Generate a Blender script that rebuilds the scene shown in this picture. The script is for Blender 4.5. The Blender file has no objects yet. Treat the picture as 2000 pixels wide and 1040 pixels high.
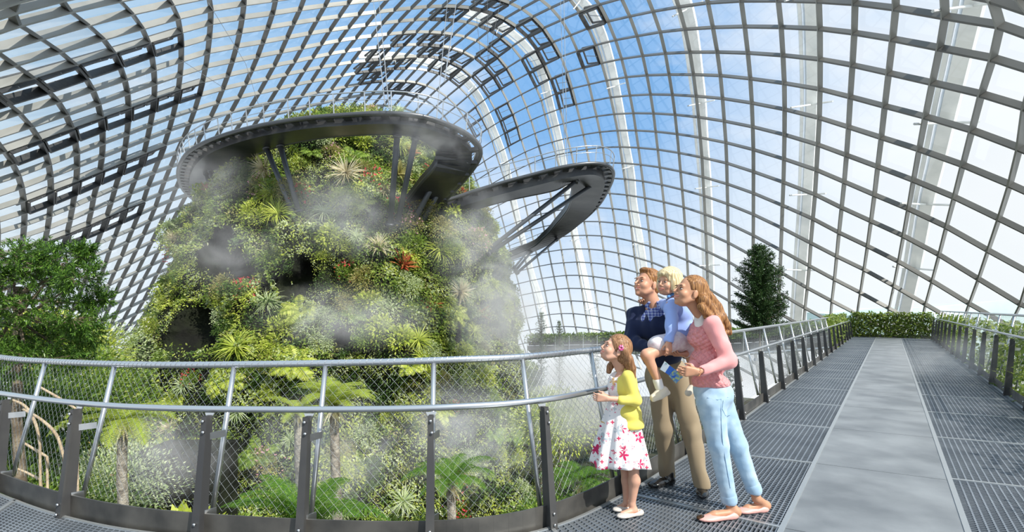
import bpy, bmesh, math, random
import numpy as np
from mathutils import Vector, Matrix

random.seed(7)
RNG = np.random.default_rng(11)
SC = bpy.context.scene
COL = SC.collection

# ------------------------------------------------------------------ camera
EYE = 1.47                      # eye height above the walkway (m)
HOR = 603.0                     # row of the horizon in the 2000 x 1040 frame
FPX = 1000.0                    # focal length in pixels
cam_d = bpy.data.cameras.new('camera')
cam = bpy.data.objects.new('camera', cam_d)
COL.objects.link(cam)
cam.location = (0, 0, EYE)
cam.rotation_euler = (math.pi/2, 0, 0)
cam_d.sensor_width = 36.0
cam_d.lens = 18.0
cam_d.shift_y = (HOR-520.0)/2000.0
cam_d.clip_start = 0.05
cam_d.clip_end = 3000
SC.camera = cam

# ------------------------------------------------------------------ exposure
SC.view_settings.view_transform = 'Standard'
SC.view_settings.look = 'None'
SC.view_settings.exposure = 0.0
SC.view_settings.gamma = 1.0
SC.view_settings.use_curve_mapping = False

# ------------------------------------------------------------------ world (hazy blue sky with clouds)
W = bpy.data.worlds.new('sky')
SC.world = W
W.use_nodes = True
nt = W.node_tree
nt.nodes.clear()
def wn(t, **k):
    n = nt.nodes.new(t)
    for a, b in k.items(): setattr(n, a, b)
    return n
out = wn('ShaderNodeOutputWorld'); bg = wn('ShaderNodeBackground')
tc = wn('ShaderNodeTexCoord')
nrm = wn('ShaderNodeVectorMath', operation='NORMALIZE')
nt.links.new(tc.outputs['Generated'], nrm.inputs[0])
def dotramp(vec, stops):
    v = Vector(vec).normalized()
    d = wn('ShaderNodeVectorMath', operation='DOT_PRODUCT'); d.inputs[1].default_value = v
    nt.links.new(nrm.outputs[0], d.inputs[0])
    r = wn('ShaderNodeValToRGB')
    el = r.color_ramp.elements
    el[0].position, el[0].color = stops[0][0], (*stops[0][1], 1)
    el[1].position, el[1].color = stops[-1][0], (*stops[-1][1], 1)
    for p, c in stops[1:-1]:
        e = el.new(p); e.color = (*c, 1)
    nt.links.new(d.outputs['Value'], r.inputs[0])
    return r
# deep blue patch high up ahead, paling away from it
base = dotramp((0.16, 1.0, 0.50), [(0.0, (.62,.80,.95)), (0.55, (.60,.80,.97)), (0.74, (.48,.72,.98)), (0.86, (.38,.63,.95)), (0.97, (.27,.53,.91)), (1.0, (.23,.49,.89))])
# bright haze to the right
glow = dotramp((1.0, 0.75, 0.12), [(0.0, (0,0,0)), (0.78, (0,0,0)), (0.93, (.75,.75,.75)), (1.0, (1,1,1))])
sep = wn('ShaderNodeSeparateXYZ'); nt.links.new(nrm.outputs[0], sep.inputs[0])
hz = wn('ShaderNodeMapRange'); hz.inputs[1].default_value = 0.32; hz.inputs[2].default_value = -0.02
nt.links.new(sep.outputs['Z'], hz.inputs[0])
noi = wn('ShaderNodeTexNoise'); noi.inputs['Scale'].default_value = 3.2; noi.inputs['Detail'].default_value = 7; noi.inputs['Roughness'].default_value = .58
mp = wn('ShaderNodeMapping'); mp.inputs['Scale'].default_value = (1, 1, 2.2)
nt.links.new(nrm.outputs[0], mp.inputs[0]); nt.links.new(mp.outputs[0], noi.inputs[0])
cr = wn('ShaderNodeMapRange'); cr.inputs[1].default_value = .50; cr.inputs[2].default_value = .74
nt.links.new(noi.outputs[0], cr.inputs[0])
def mix(fac, a, b):
    m = wn('ShaderNodeMix', data_type='RGBA'); 
    if hasattr(fac, 'links'): nt.links.new(fac, m.inputs[0])
    else: m.inputs[0].default_value = fac
    for s, i in ((a, 6), (b, 7)):
        if hasattr(s, 'links'): nt.links.new(s, m.inputs[i])
        else: m.inputs[i].default_value = (*s, 1)
    return m.outputs[2]
c1 = mix(glow.outputs[0], base.outputs[0], (1.04, 1.06, 1.08))
hm = wn('ShaderNodeMath', operation='MULTIPLY'); hm.inputs[1].default_value = .82
nt.links.new(hz.outputs[0], hm.inputs[0])
c2 = mix(hm.outputs[0], c1, (1.0, 1.04, 1.07))
cm = wn('ShaderNodeMath', operation='MULTIPLY'); cm.inputs[1].default_value = .75
nt.links.new(cr.outputs[0], cm.inputs[0])
c3 = mix(cm.outputs[0], c2, (1.03, 1.05, 1.08))
nt.links.new(c3, bg.inputs[0]); bg.inputs[1].default_value = 1.0
nt.links.new(bg.outputs[0], out.inputs[0])

# ------------------------------------------------------------------ sun
sun_d = bpy.data.lights.new('sun', 'SUN'); sun_d.energy = 6.0; sun_d.angle = math.radians(.9)
sun_d.color = (1.0, .955, .86)
sun = bpy.data.objects.new('sun', sun_d); COL.objects.link(sun)
sun.rotation_euler = Vector((.52, -.50, .70)).to_track_quat('Z', 'Y').to_euler()
sun.location = (40, -20, 80)

# ------------------------------------------------------------------ helpers
def P(px, py, Y):
    """point at depth Y (m) seen at pixel (px, py)"""
    return Vector(((px-1000.0)/FPX*Y, Y, EYE+(HOR-py)/FPX*Y))
def G(px, py, z=0.0):
    """point on the level z seen at pixel (px, py)"""
    Y = (EYE-z)*FPX/(py-HOR)
    return Vector(((px-1000.0)/FPX*Y, Y, z))

def mat(name, col, rough=.5, metal=0.0, spec=None, bump=None, vary=None, trans=0.0, coat=0.0):
    m = bpy.data.materials.new(name); m.use_nodes = True
    n = m.node_tree; b = n.nodes['Principled BSDF']
    b.inputs['Base Color'].default_value = (*col, 1)
    b.inputs['Roughness'].default_value = rough
    b.inputs['Metallic'].default_value = metal
    if spec is not None: b.inputs['Specular IOR Level'].default_value = spec
    if coat: b.inputs['Coat Weight'].default_value = coat
    if vary:      # (scale, second colour, contrast low, contrast high)
        t = n.nodes.new('ShaderNodeTexNoise'); t.inputs['Scale'].default_value = vary[0]; t.inputs['Detail'].default_value = 6
        tcn = n.nodes.new('ShaderNodeTexCoord'); n.links.new(tcn.outputs['Object'], t.inputs[0])
        r = n.nodes.new('ShaderNodeMapRange'); r.inputs[1].default_value = vary[2]; r.inputs[2].default_value = vary[3]
        n.links.new(t.outputs[0], r.inputs[0])
        mx = n.nodes.new('ShaderNodeMix'); mx.data_type = 'RGBA'
        mx.inputs[6].default_value = (*col, 1); mx.inputs[7].default_value = (*vary[1], 1)
        n.links.new(r.outputs[0], mx.inputs[0]); n.links.new(mx.outputs[2], b.inputs['Base Color'])
    if bump:      # (scale, strength, distance)
        t = n.nodes.new('ShaderNodeTexNoise'); t.inputs['Scale'].default_value = bump[0]; t.inputs['Detail'].default_value = 5
        tcn = n.nodes.new('ShaderNodeTexCoord'); n.links.new(tcn.outputs['Object'], t.inputs[0])
        bp = n.nodes.new('ShaderNodeBump'); bp.inputs['Strength'].default_value = bump[1]; bp.inputs['Distance'].default_value = bump[2]
        n.links.new(t.outputs[0], bp.inputs['Height']); n.links.new(bp.outputs[0], b.inputs['Normal'])
    return m

def mesh_np(name, V, Q, smooth=False):
    """mesh from numpy vertices and a face array (quads or triangles)"""
    V = np.asarray(V, np.float32); Q = np.asarray(Q, np.int32)
    me = bpy.data.meshes.new(name)
    k = Q.shape[1]
    me.vertices.add(len(V)); me.vertices.foreach_set('co', V.ravel())
    me.loops.add(Q.size); me.loops.foreach_set('vertex_index', Q.ravel())
    me.polygons.add(len(Q)); me.polygons.foreach_set('loop_start', np.arange(0, Q.size, k, dtype=np.int32))
    me.polygons.foreach_set('loop_total', np.full(len(Q), k, np.int32))
    if smooth: me.polygons.foreach_set('use_smooth', np.ones(len(Q), bool))
    me.update(calc_edges=True); me.validate()
    return me

class MB:
    """collects shapes, then links them as one mesh object"""
    def __init__(s): s.v = []; s.f = []
    def add(s, vs, fs):
        o = len(s.v); s.v.extend([tuple(v) for v in vs]); s.f.extend([tuple(o+i for i in f) for f in fs])
    def box(s, c, h, M=None):
        M = M or Matrix.Identity(3); c = Vector(c); vs = []
        for x in (-1, 1):
            for y in (-1, 1):
                for z in (-1, 1): vs.append(c+M@Vector((x*h[0], y*h[1], z*h[2])))
        s.add(vs, [(0,1,3,2),(4,6,7,5),(0,4,5,1),(2,3,7,6),(0,2,6,4),(1,5,7,3)])
    def bar(s, a, b, w, t, up=(0,0,1)):
        """rectangular bar from a to b, w wide (across up) and t along up"""
        a = Vector(a); b = Vector(b); d = (b-a).normalized(); u = Vector(up)
        r = d.cross(u)
        if r.length < 1e-5: r = d.cross(Vector((1,0,0)))
        r.normalize(); u = r.cross(d).normalized(); vs = []
        for p in (a, b):
            for i, j in ((-1,-1),(1,-1),(1,1),(-1,1)): vs.append(p+r*(i*w/2)+u*(j*t/2))
        s.add(vs, [(0,3,2,1),(4,5,6,7),(0,1,5,4),(1,2,6,5),(2,3,7,6),(3,0,4,7)])
    def tube(s, pts, r, n=8, caps=True, closed=False):
        pts = [Vector(p) for p in pts]; m = len(pts)
        rs = r if hasattr(r, '__len__') else [r]*m
        vs = []; prev = None
        for i, p in enumerate(pts):
            if closed: t = pts[(i+1) % m]-pts[(i-1) % m]
            else: t = pts[min(i+1, m-1)]-pts[max(i-1, 0)]
            if t.length < 1e-9: t = Vector((0,0,1))
            t.normalize()
            if prev is None:
                u = t.cross(Vector((0,0,1)))
                if u.length < .05: u = t.cross(Vector((1,0,0)))
            else: u = prev-t*prev.dot(t)
            u.normalize(); prev = u; w = t.cross(u)
            for k in range(n):
                a = 2*math.pi*k/n; vs.append(p+(u*math.cos(a)+w*math.sin(a))*rs[i])
        fs = []
        for i in range(m if closed else m-1):
            j = (i+1) % m
            for k in range(n): fs.append((i*n+k, i*n+(k+1) % n, j*n+(k+1) % n, j*n+k))
        if caps and not closed: fs.append(tuple(range(n-1, -1, -1))); fs.append(tuple((m-1)*n+k for k in range(n)))
        s.add(vs, fs)
    def strip(s, L, R, up, lo):
        """slab following two edge curves L and R, from height offset lo to up"""
        m = len(L); vs = []
        for a, b in zip(L, R):
            a = Vector(a); b = Vector(b)
            vs += [a+Vector((0,0,up)), b+Vector((0,0,up)), b+Vector((0,0,lo)), a+Vector((0,0,lo))]
        fs = []
        for i in range(m-1):
            for k in range(4): fs.append((i*4+k, i*4+(k+1) % 4, (i+1)*4+(k+1) % 4, (i+1)*4+k))
        fs.append((3,2,1,0)); e = (m-1)*4; fs.append((e,e+1,e+2,e+3))
        s.add(vs, fs)
    def build(s, name, m, parent=None, smooth=False, **tags):
        me = bpy.data.meshes.new(name); me.from_pydata(s.v, [], s.f); me.update()
        if smooth: me.polygons.foreach_set('use_smooth', [True]*len(me.polygons))
        return obj(name, me, m, parent, **tags)

def obj(name, me, m=None, parent=None, loc=None, **tags):
    o = bpy.data.objects.new(name, me); COL.objects.link(o)
    if m is not None and me is not None and len(me.materials) == 0: me.materials.append(m)
    if parent is not None: o.parent = parent
    if loc is not None: o.location = loc
    tag(o, **tags)
    return o
def tag(o, label=None, cat=None, group=None, kind=None):
    if label: o['label'] = label
    if cat: o['category'] = cat
    if group: o['group'] = group
    if kind: o['kind'] = kind
    return o
def empty(name, loc=(0,0,0), rz=0, **tags):
    o = bpy.data.objects.new(name, None); COL.objects.link(o); o.location = loc; o.rotation_euler = (0,0,rz)
    o.empty_display_size = .1
    return tag(o, **tags)
def spline(pts, n):
    """Catmull-Rom through points (tuples or Vectors), n samples per span"""
    pts = [Vector(p) for p in pts]; o = []
    for i in range(len(pts)-1):
        p0 = pts[i-1] if i else pts[0]*2-pts[1]; p1 = pts[i]; p2 = pts[i+1]; p3 = pts[i+2] if i+2 < len(pts) else p2*2-p1
        for k in range(n):
            t = k/n; o.append(.5*((2*p1)+(p2-p0)*t+(2*p0-5*p1+4*p2-p3)*t*t+(3*p1-p0-3*p2+p3)*t**3))
    o.append(pts[-1]); return o
def resample(pts, step=None, n=None):
    L = [0.0]
    for a, b in zip(pts, pts[1:]): L.append(L[-1]+(b-a).length)
    if n is None: n = max(1, round(L[-1]/step))
    o = []; j = 0
    for i in range(n+1):
        s = L[-1]*i/n
        while j < len(L)-2 and L[j+1] < s: j += 1
        t = (s-L[j])/max(1e-9, L[j+1]-L[j]); o.append(pts[j].lerp(pts[j+1], min(1, t)))
    return o

# ------------------------------------------------------------------ shared materials
M_STEEL = mat('galvanised_steel', (.42,.44,.46), .38, .85, vary=(6, (.30,.32,.34), .4, .7))
M_RAIL = mat('brushed_tube_steel', (.58,.60,.63), .30, .9)
M_DARK = mat('dark_painted_steel', (.055,.055,.058), .5, .3, vary=(3, (.085,.083,.08), .4, .7))
M_BOLT = mat('bolt_metal', (.7,.7,.7), .3, 1)
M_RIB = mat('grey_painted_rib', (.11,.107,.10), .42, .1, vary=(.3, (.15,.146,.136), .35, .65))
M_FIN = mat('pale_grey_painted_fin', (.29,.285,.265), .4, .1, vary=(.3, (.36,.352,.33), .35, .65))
M_WHITE = mat('white_painted_steel', (.80,.81,.80), .4, 0, vary=(.5, (.66,.68,.68), .45, .65))

# ================================================================== GLASS DOME
TABLE = """
-24 -8:45,389 -7:40,362 -6:34,340 -5:21,315 -4:4,292
-23 -9:98,394 -8:98,367 -7:97,341 -6:93,318 -5:86,291 -4:73,267 -3:57,243 -2:32,215 -1:3,193
-22 -10:141,402 -9:145,375 -8:148,349 -7:149,322 -6:148,296 -5:144,270 -4:136,245 -3:126,220 -2:110,194 -1:88,171 0:58,147 1:19,121
-21 -13:162,463 -12:172,436 -11:178,407 -10:180,383 -9:189,357 -8:194,330 -7:198,303 -6:199,277 -5:198,250 -4:194,224 -3:189,200 -2:177,172 -1:162,146 0:142,121 1:112,96 2:73,70 3:19,43
-20 -14:188,476 -13:197,450 -12:208,419 -11:217,393 -10:224,366 -9:232,338 -8:239,312 -7:243,286 -6:246,260 -5:249,232 -4:249,206 -3:247,178 -2:241,153 -1:231,126 0:217,98 1:197,71 2:168,43 3:130,15
-19 -17:198,536 -15:213,487 -14:224,459 -13:234,434 -12:242,402 -11:252,376 -10:262,349 -9:274,322 -8:280,296 -7:286,269 -6:292,242 -5:297,215 -4:300,187 -3:300,160 -2:298,132 -1:294,104 0:286,78 1:274,51 2:254,21
-18 -21:173,640 -20:189,613 -19:200,585 -18:212,556 -17:223,529 -16:237,500 -15:248,471 -14:258,447 -13:270,417 -12:280,392 -11:288,363 -10:300,335 -9:310,308 -8:320,281 -7:329,252 -6:336,226 -5:342,198 -4:347,171 -3:350,143 -2:353,116 -1:353,86 0:350,58 1:346,30
-17 -22:190,651 -21:201,625 -20:213,598 -19:223,573 -18:236,542 -17:253,515 -16:267,484 -15:279,457 -14:291,430 -13:303,402 -12:310,378 -11:320,352 -10:331,325 -9:344,296 -8:356,269 -7:370,238 -6:379,212 -5:388,184 -4:394,156 -3:400,127 -2:403,98 -1:406,69 0:408,40
-16 -22:215,636 -21:226,613 -20:240,584 -19:253,561 -18:268,530 -17:282,499 -16:296,471 -15:309,444 -14:322,416 -6:424,198 -5:434,171 -4:444,145 -3:453,117 -2:462,88 -1:468,60 0:472,32
-15 -21:255,598 -20:267,573 -19:279,544 -18:295,517 -17:309,488 -16:321,462 -15:335,432 -14:349,406 -6:466,188 -5:479,161 -4:491,134 -3:502,108 -2:512,80 -1:522,51 0:532,24
-14 -14:379,397 -6:505,180 -5:520,152 -4:535,126 -3:548,99 -2:560,71 -1:572,43 0:586,15
-13 -6:541,172 -5:558,143 -4:574,119 -3:589,92 -2:604,63 -1:619,36 0:634,9
-12 -6:576,164 -5:593,136 -4:610,111 -3:627,84 -2:644,57 -1:662,30 0:680,4
-11 -7:588,188 -6:608,157 -5:625,130 -4:642,104 -3:662,78 -2:680,52 -1:701,26
-10 -7:617,179 -6:637,153 -5:657,125 -4:674,99 -3:696,72 -2:715,47 -1:736,22
-9 -7:646,174 -6:666,147 -5:686,120 -4:706,94 -3:726,69 -2:746,44
-8 -7:674,169 -6:692,142 -5:714,118 -4:737,91
-7 -7:700,164 -6:720,138 -5:740,116 -4:764,88
-6 -7:724,160 -6:746,134 -5:765,113 -4:790,86
-5 -4:814,86
-4 -8:748,182 -4:838,87
-3 -8:770,181 -7:791,158 -6:814,134 -5:836,108 -4:860,90 -3:886,66
-2 -8:790,183 -7:811,160 -6:836,138 -5:854,111 -4:883,93 -3:908,71 0:996,5
-1 -8:810,189 -7:833,167 -6:858,143 -5:877,120 -4:905,100 -3:932,78 -2:958,58 -1:985,35 0:1020,16
0 -8:832,194 -7:851,175 -6:877,154 -5:902,131 -4:928,112 -3:950,93 -2:978,72 -1:1008,50 0:1041,32
1 -7:873,189 -6:897,170 -5:921,149 -4:947,128 -3:974,110 -2:1000,90 -1:1031,70 0:1062,54 1:1098,38 2:1132,24 3:1171,8
2 -7:892,207 -6:914,188 -5:938,167 -4:965,148 -3:991,132 -2:1019,115 -1:1050,95 0:1080,83 1:1116,69 2:1150,55 3:1188,41 4:1231,32 5:1276,22 6:1326,14 7:1383,4 8:1449,0 9:1519,0 10:1604,2 11:1670,5 12:1750,14 13:1844,33 14:1964,46
3 -6:930,207 -5:954,189 -4:979,174 -3:1005,157 -2:1033,143 -1:1065,126 0:1097,109 1:1128,100 2:1164,87 3:1203,78 4:1245,71 5:1291,62 6:1339,57 7:1393,54 8:1455,52 9:1526,53 10:1604,55 11:1669,64 12:1744,75 13:1834,93 14:1943,114
4 -7:917,249 -6:942,231 -5:967,213 -4:993,200 -3:1019,184 -2:1048,171 -1:1076,153 0:1108,140 1:1140,132 2:1176,124 3:1215,115 4:1256,109 5:1300,104 6:1348,102 7:1402,102 8:1461,103 9:1529,108 10:1605,116 11:1665,127 12:1737,143 13:1821,162 14:1919,184 15:2000,206
5 -6:953,251 -5:977,237 -4:1004,222 -3:1028,209 -2:1059,196 -1:1087,182 0:1117,173 1:1152,165 2:1185,157 3:1224,150 4:1264,147 5:1307,146 6:1355,146 7:1408,147 8:1466,154 9:1532,163 10:1605,174 11:1660,189 12:1729,207 13:1808,227 14:1899,253 15:1996,292
6 -6:962,275 -5:986,260 -4:1012,247 -3:1038,235 -2:1064,223 -1:1094,213 0:1126,204 1:1158,197 2:1193,190 3:1231,187 4:1271,184 5:1314,185 6:1360,188 7:1412,192 8:1469,201 9:1532,213 10:1604,231 11:1657,248 12:1723,269 13:1796,292 14:1880,321 15:1975,360
7 -8:923,332 -7:946,315 -6:969,301 -5:993,287 -4:1018,273 -3:1046,260 -2:1072,251 -1:1102,241 0:1133,233 1:1166,227 2:1200,223 3:1238,221 4:1277,222 6:1365,229 7:1415,237 8:1471,248 9:1532,263 10:1600,283 11:1653,303 12:1715,325 13:1785,352 14:1864,384 15:1953,427
8 -6:977,324 -5:1001,310 -4:1026,297 -3:1053,286 -2:1078,278 -1:1109,270 0:1140,263 1:1172,258 2:1207,255 3:1242,255 4:1281,257 6:1368,269 7:1419,279 8:1472,292 9:1531,311 10:1597,332 11:1649,355 12:1709,381 13:1775,408 14:1849,441 15:1930,489
9 -3:1060,310 -2:1087,303 -1:1116,297 0:1147,292 1:1178,288 2:1211,287 3:1248,289 4:1285,292 6:1372,308 7:1420,318 8:1472,336 9:1530,356 10:1595,380 11:1643,406 12:1702,432 13:1765,460 14:1835,497 15:1911,543 16:1996,599
10 0:1152,319 1:1182,318 2:1216,319 3:1252,322 4:1289,327 6:1373,346 7:1421,360 8:1472,377 9:1528,402 10:1590,427 11:1638,455 12:1695,481 13:1756,511 14:1821,549 15:1893,593
11 1:1187,348 2:1221,350 3:1256,354 4:1293,361 5:1333,371 7:1422,399 8:1472,419 9:1527,445 10:1585,476 11:1634,501 12:1688,525 13:1747,559 14:1807,594
12 1:1191,378 2:1225,381 3:1260,387 4:1297,395 5:1336,405 7:1422,436 8:1472,460 9:1525,489 10:1583,520 11:1630,546 12:1681,572 13:1736,602
13 0:1167,406 1:1197,408 2:1228,412 3:1264,419 4:1300,428 5:1338,439 7:1423,475 8:1471,501 9:1524,531 10:1578,564 11:1625,588 12:1673,613
14 -1:1141,433 0:1172,433 1:1202,436 2:1233,441 3:1268,449 4:1303,461 5:1341,475 7:1424,511 8:1471,539 9:1522,573 10:1573,602
15 -2:1118,461 -1:1146,460 0:1176,461 1:1204,465 2:1236,472 3:1271,482 4:1305,494 5:1343,509 7:1424,552 8:1470,581
16 -4:1072,492 -3:1097,488 -2:1124,486 -1:1151,487 0:1180,490 1:1208,495 2:1240,503 3:1273,512 4:1308,527 7:1425,588 8:1470,618
17 -4:1077,516 -3:1101,514 -2:1127,512 -1:1155,514 0:1183,516 1:1212,524 2:1246,533 7:1425,624
18 -5:1059,544 -4:1082,541 -3:1106,538 -2:1132,538 -1:1159,541 0:1187,544 1:1216,552
19 -5:1064,569 -4:1088,565 -3:1111,564 -2:1137,564 -1:1162,567 0:1191,573 1:1219,581
20 -5:1069,592 -4:1092,589 -3:1115,588 -2:1141,589 -1:1166,594 0:1195,600 1:1222,608
21 -5:1073,615 -4:1097,613 -3:1120,613 -2:1145,616 -1:1170,619 0:1199,627
22 -5:1078,639 -3:1124,639 -2:1149,642 -1:1174,646
"""
_K = []; _V = []
for ln in TABLE.strip().splitlines():
    t = ln.split()
    for s_ in t[1:]:
        b_, xy = s_.split(':'); _K.append((float(t[0]), float(b_))); _V.append(tuple(float(q) for q in xy.split(',')))
_K = np.array(_K); _V = np.array(_V)
def _phi(r): return np.where(r > 0, r*r*np.log(r+1e-9), 0)
def tps_fit(K, V, lam):
    n = len(K); R = np.linalg.norm(K[:,None]-K[None], axis=2); Pm = np.c_[np.ones(n), K]
    M = np.zeros((n+3, n+3)); M[:n,:n] = _phi(R)+lam*np.eye(n); M[:n,n:] = Pm; M[n:,:n] = Pm.T
    return np.linalg.solve(M, np.r_[V, np.zeros((3, V.shape[1]))])
def tps_ev(K, w, Q):
    R = np.linalg.norm(Q[:,None]-K[None], axis=2); return _phi(R)@w[:len(K)]+np.c_[np.ones(len(Q)), Q]@w[len(K):]
_w = tps_fit(_K, _V, 1.0)
# how far away the shell stands in each direction (m)
DA = [(0,0,24),(0,130,28),(0,350,40),(200,50,38),(200,350,52),(200,600,74),(400,50,50),(400,300,68),(700,20,66),(700,150,78),(700,450,88),
      (950,100,76),(950,250,84),(1000,0,64),(1150,60,60),(1150,300,72),(1080,600,86),(850,600,90),(1300,50,45),(1300,300,56),(1300,560,64),
      (1500,0,34),(1500,300,40),(1500,600,47),(1800,0,25),(1800,300,30),(1800,600,40),(2000,0,22),(2000,300,26),(2000,600,36),(0,650,60),(-150,200,28)]
_DK = np.array([(a/300, b/300) for a, b, c in DA]); _DV = np.log(np.array([[c*1.3] for a, b, c in DA]))
_dw = tps_fit(_DK, _DV, .02)
def shell(px, py, off=0.0):
    """point of the glass shell seen at a pixel, pushed off metres outwards"""
    q = np.array([[px/300, py/300]]); D = float(np.exp(tps_ev(_DK, _dw, q))[0, 0])+off
    d = Vector(((px-1000)/FPX, 1, (HOR-py)/FPX)).normalized()
    return Vector((0, 0, EYE))+d*D
A0, A1, B0, B1 = -27, 26, -24, 18
AS = list(range(A0, A1+1)); BS = list(range(B0, B1+1))
_Q = np.array([(a, b) for a in AS for b in BS], float)
_pix = tps_ev(_K, _w, _Q)
_D = np.exp(tps_ev(_DK, _dw, np.clip(_pix, (-260,-260), (2260, 900))/300))[:, 0]
_d = np.c_[(_pix[:,0]-1000)/FPX, np.ones(len(_pix)), (HOR-_pix[:,1])/FPX]
_d /= np.linalg.norm(_d, axis=1)[:, None]
NODE = (np.array([0, 0, EYE])+_d*_D[:, None]).reshape(len(AS), len(BS), 3)
PIX = _pix.reshape(len(AS), len(BS), 2)
OK = (PIX[...,0] > -230) & (PIX[...,0] < 2230) & (PIX[...,1] > -190) & (PIX[...,1] < 760) & (NODE[...,2] > -9.5)
_ga = np.gradient(PIX, axis=0); _gb = np.gradient(PIX, axis=1); _J = _ga[...,0]*_gb[...,1]-_ga[...,1]*_gb[...,0]
OK &= (_J*np.sign(np.median(_J)) > 120) & ((PIX[...,0] > 420) | (PIX[...,1] > -75))
ta = np.gradient(NODE, axis=0); tb = np.gradient(NODE, axis=1)
NRM = np.cross(ta, tb); NRM /= np.linalg.norm(NRM, axis=2)[..., None]
ctr = np.array([0, 15, 0]); sgn = np.sign(((ctr-NODE)*NRM).sum(2)); NRM *= sgn[..., None]      # towards the inside

# the shell's members are deep over the near left side and slim towards the right
DEP = np.interp(PIX[...,0], [0, 200, 500, 700, 900, 1300], [.26, .33, .42, .38, .30, .20]); WID = np.interp(PIX[...,0], [300, 700, 1100, 1600], [.20, .20, .16, .14])
dome = empty('glass_dome', (0, 45, 0)); dome['kind'] = 'structure'; dome['label'] = 'curved glass and grey steel grid dome over the whole garden'
def sweep(P_, N_, T_, w, d, out=.12):
    """rectangular section along P_, deep along N_ (inwards) and w wide"""
    m = len(P_)
    if hasattr(d, '__len__'): d = np.asarray(d)[:, None]
    if hasattr(w, '__len__'): w = np.asarray(w)[:, None]
    S = np.cross(T_, N_); S /= np.linalg.norm(S, axis=1)[:, None]
    V = np.stack([P_-S*w/2-N_*out, P_+S*w/2-N_*out, P_+S*w*.36+N_*d, P_-S*w*.36+N_*d], 1).reshape(-1, 3)
    F = []
    for i in range(m-1):
        for k in range(4): F.append((i*4+k, i*4+(k+1) % 4, i*4+4+(k+1) % 4, i*4+4+k))
    F.append((0,3,2,1)); e = (m-1)*4; F.append((e,e+1,e+2,e+3))
    return V.tolist(), F
def runs(mask):
    r = []; s0 = None
    for i, v in enumerate(list(mask)+[False]):
        if v and s0 is None: s0 = i
        if not v and s0 is not None:
            if i-s0 > 1: r.append((s0, i))
            s0 = None
    return r
shift = np.array(dome.location)
for ia in range(len(AS)):
    mb = MB()
    for a, b in runs(OK[ia]):
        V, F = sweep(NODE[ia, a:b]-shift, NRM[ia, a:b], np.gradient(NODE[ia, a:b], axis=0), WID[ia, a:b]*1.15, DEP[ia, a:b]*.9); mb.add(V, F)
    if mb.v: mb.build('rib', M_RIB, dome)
for ib in range(len(BS)):
    mb = MB()
    for a, b in runs(OK[:, ib]):
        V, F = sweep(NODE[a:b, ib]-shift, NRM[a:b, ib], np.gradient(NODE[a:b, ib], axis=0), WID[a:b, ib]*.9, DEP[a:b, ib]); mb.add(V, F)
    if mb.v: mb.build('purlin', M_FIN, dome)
# glazing: one pane per cell, set just outside the steel
M_GLASS = bpy.data.materials.new('dome_glass'); M_GLASS.use_nodes = True
n = M_GLASS.node_tree; n.nodes.clear()
go = n.nodes.new('ShaderNodeOutputMaterial'); gt = n.nodes.new('ShaderNodeBsdfTransparent'); gg = n.nodes.new('ShaderNodeBsdfGlossy')
gg.inputs['Roughness'].default_value = .02; gt.inputs[0].default_value = (.965,.985,.99,1)
gm = n.nodes.new('ShaderNodeMixShader'); gf = n.nodes.new('ShaderNodeFresnel'); gf.inputs[0].default_value = 1.3
n.links.new(gf.outputs[0], gm.inputs[0]); n.links.new(gt.outputs[0], gm.inputs[1]); n.links.new(gg.outputs[0], gm.inputs[2]); n.links.new(gm.outputs[0], go.inputs[0])
VENTS = set()
for a in range(-24, -18): VENTS.add((a, -1))
for a in range(-24, -17): VENTS.add((a, -5))
for a in range(-24, -18): VENTS.add((a, -9))
for a in range(-23, -18): VENTS.add((a, -13))
VENTS |= {(-7,-6),(-8,-6),(-6,-6),(-5,-6),(-7,-7),(-6,-7),(-4,-5),(-3,-5),(-2,-5),(-1,-5),(-5,-4),(-4,-4),(-7,-4),(-8,-5),(-6,-2),(-5,-2),
          (-4,-8),(-3,-8),(-2,-8),(-2,-6),(-1,-6),(0,-6),(-3,-1),(-2,-2),(-1,-2),(-4,-1),(0,-4),(1,-4),(1,-5),(2,-4),(2,-5),(0,-1),(1,-1),(2,-2),(3,-2),(2,-1),(0,-3),
          (1,2),(3,1),(4,-1),(5,-1),(5,-5),(6,-5),(4,-5),(4,-7),(3,-7)}
gv = []; gf_ = []
vmb = {}
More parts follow.
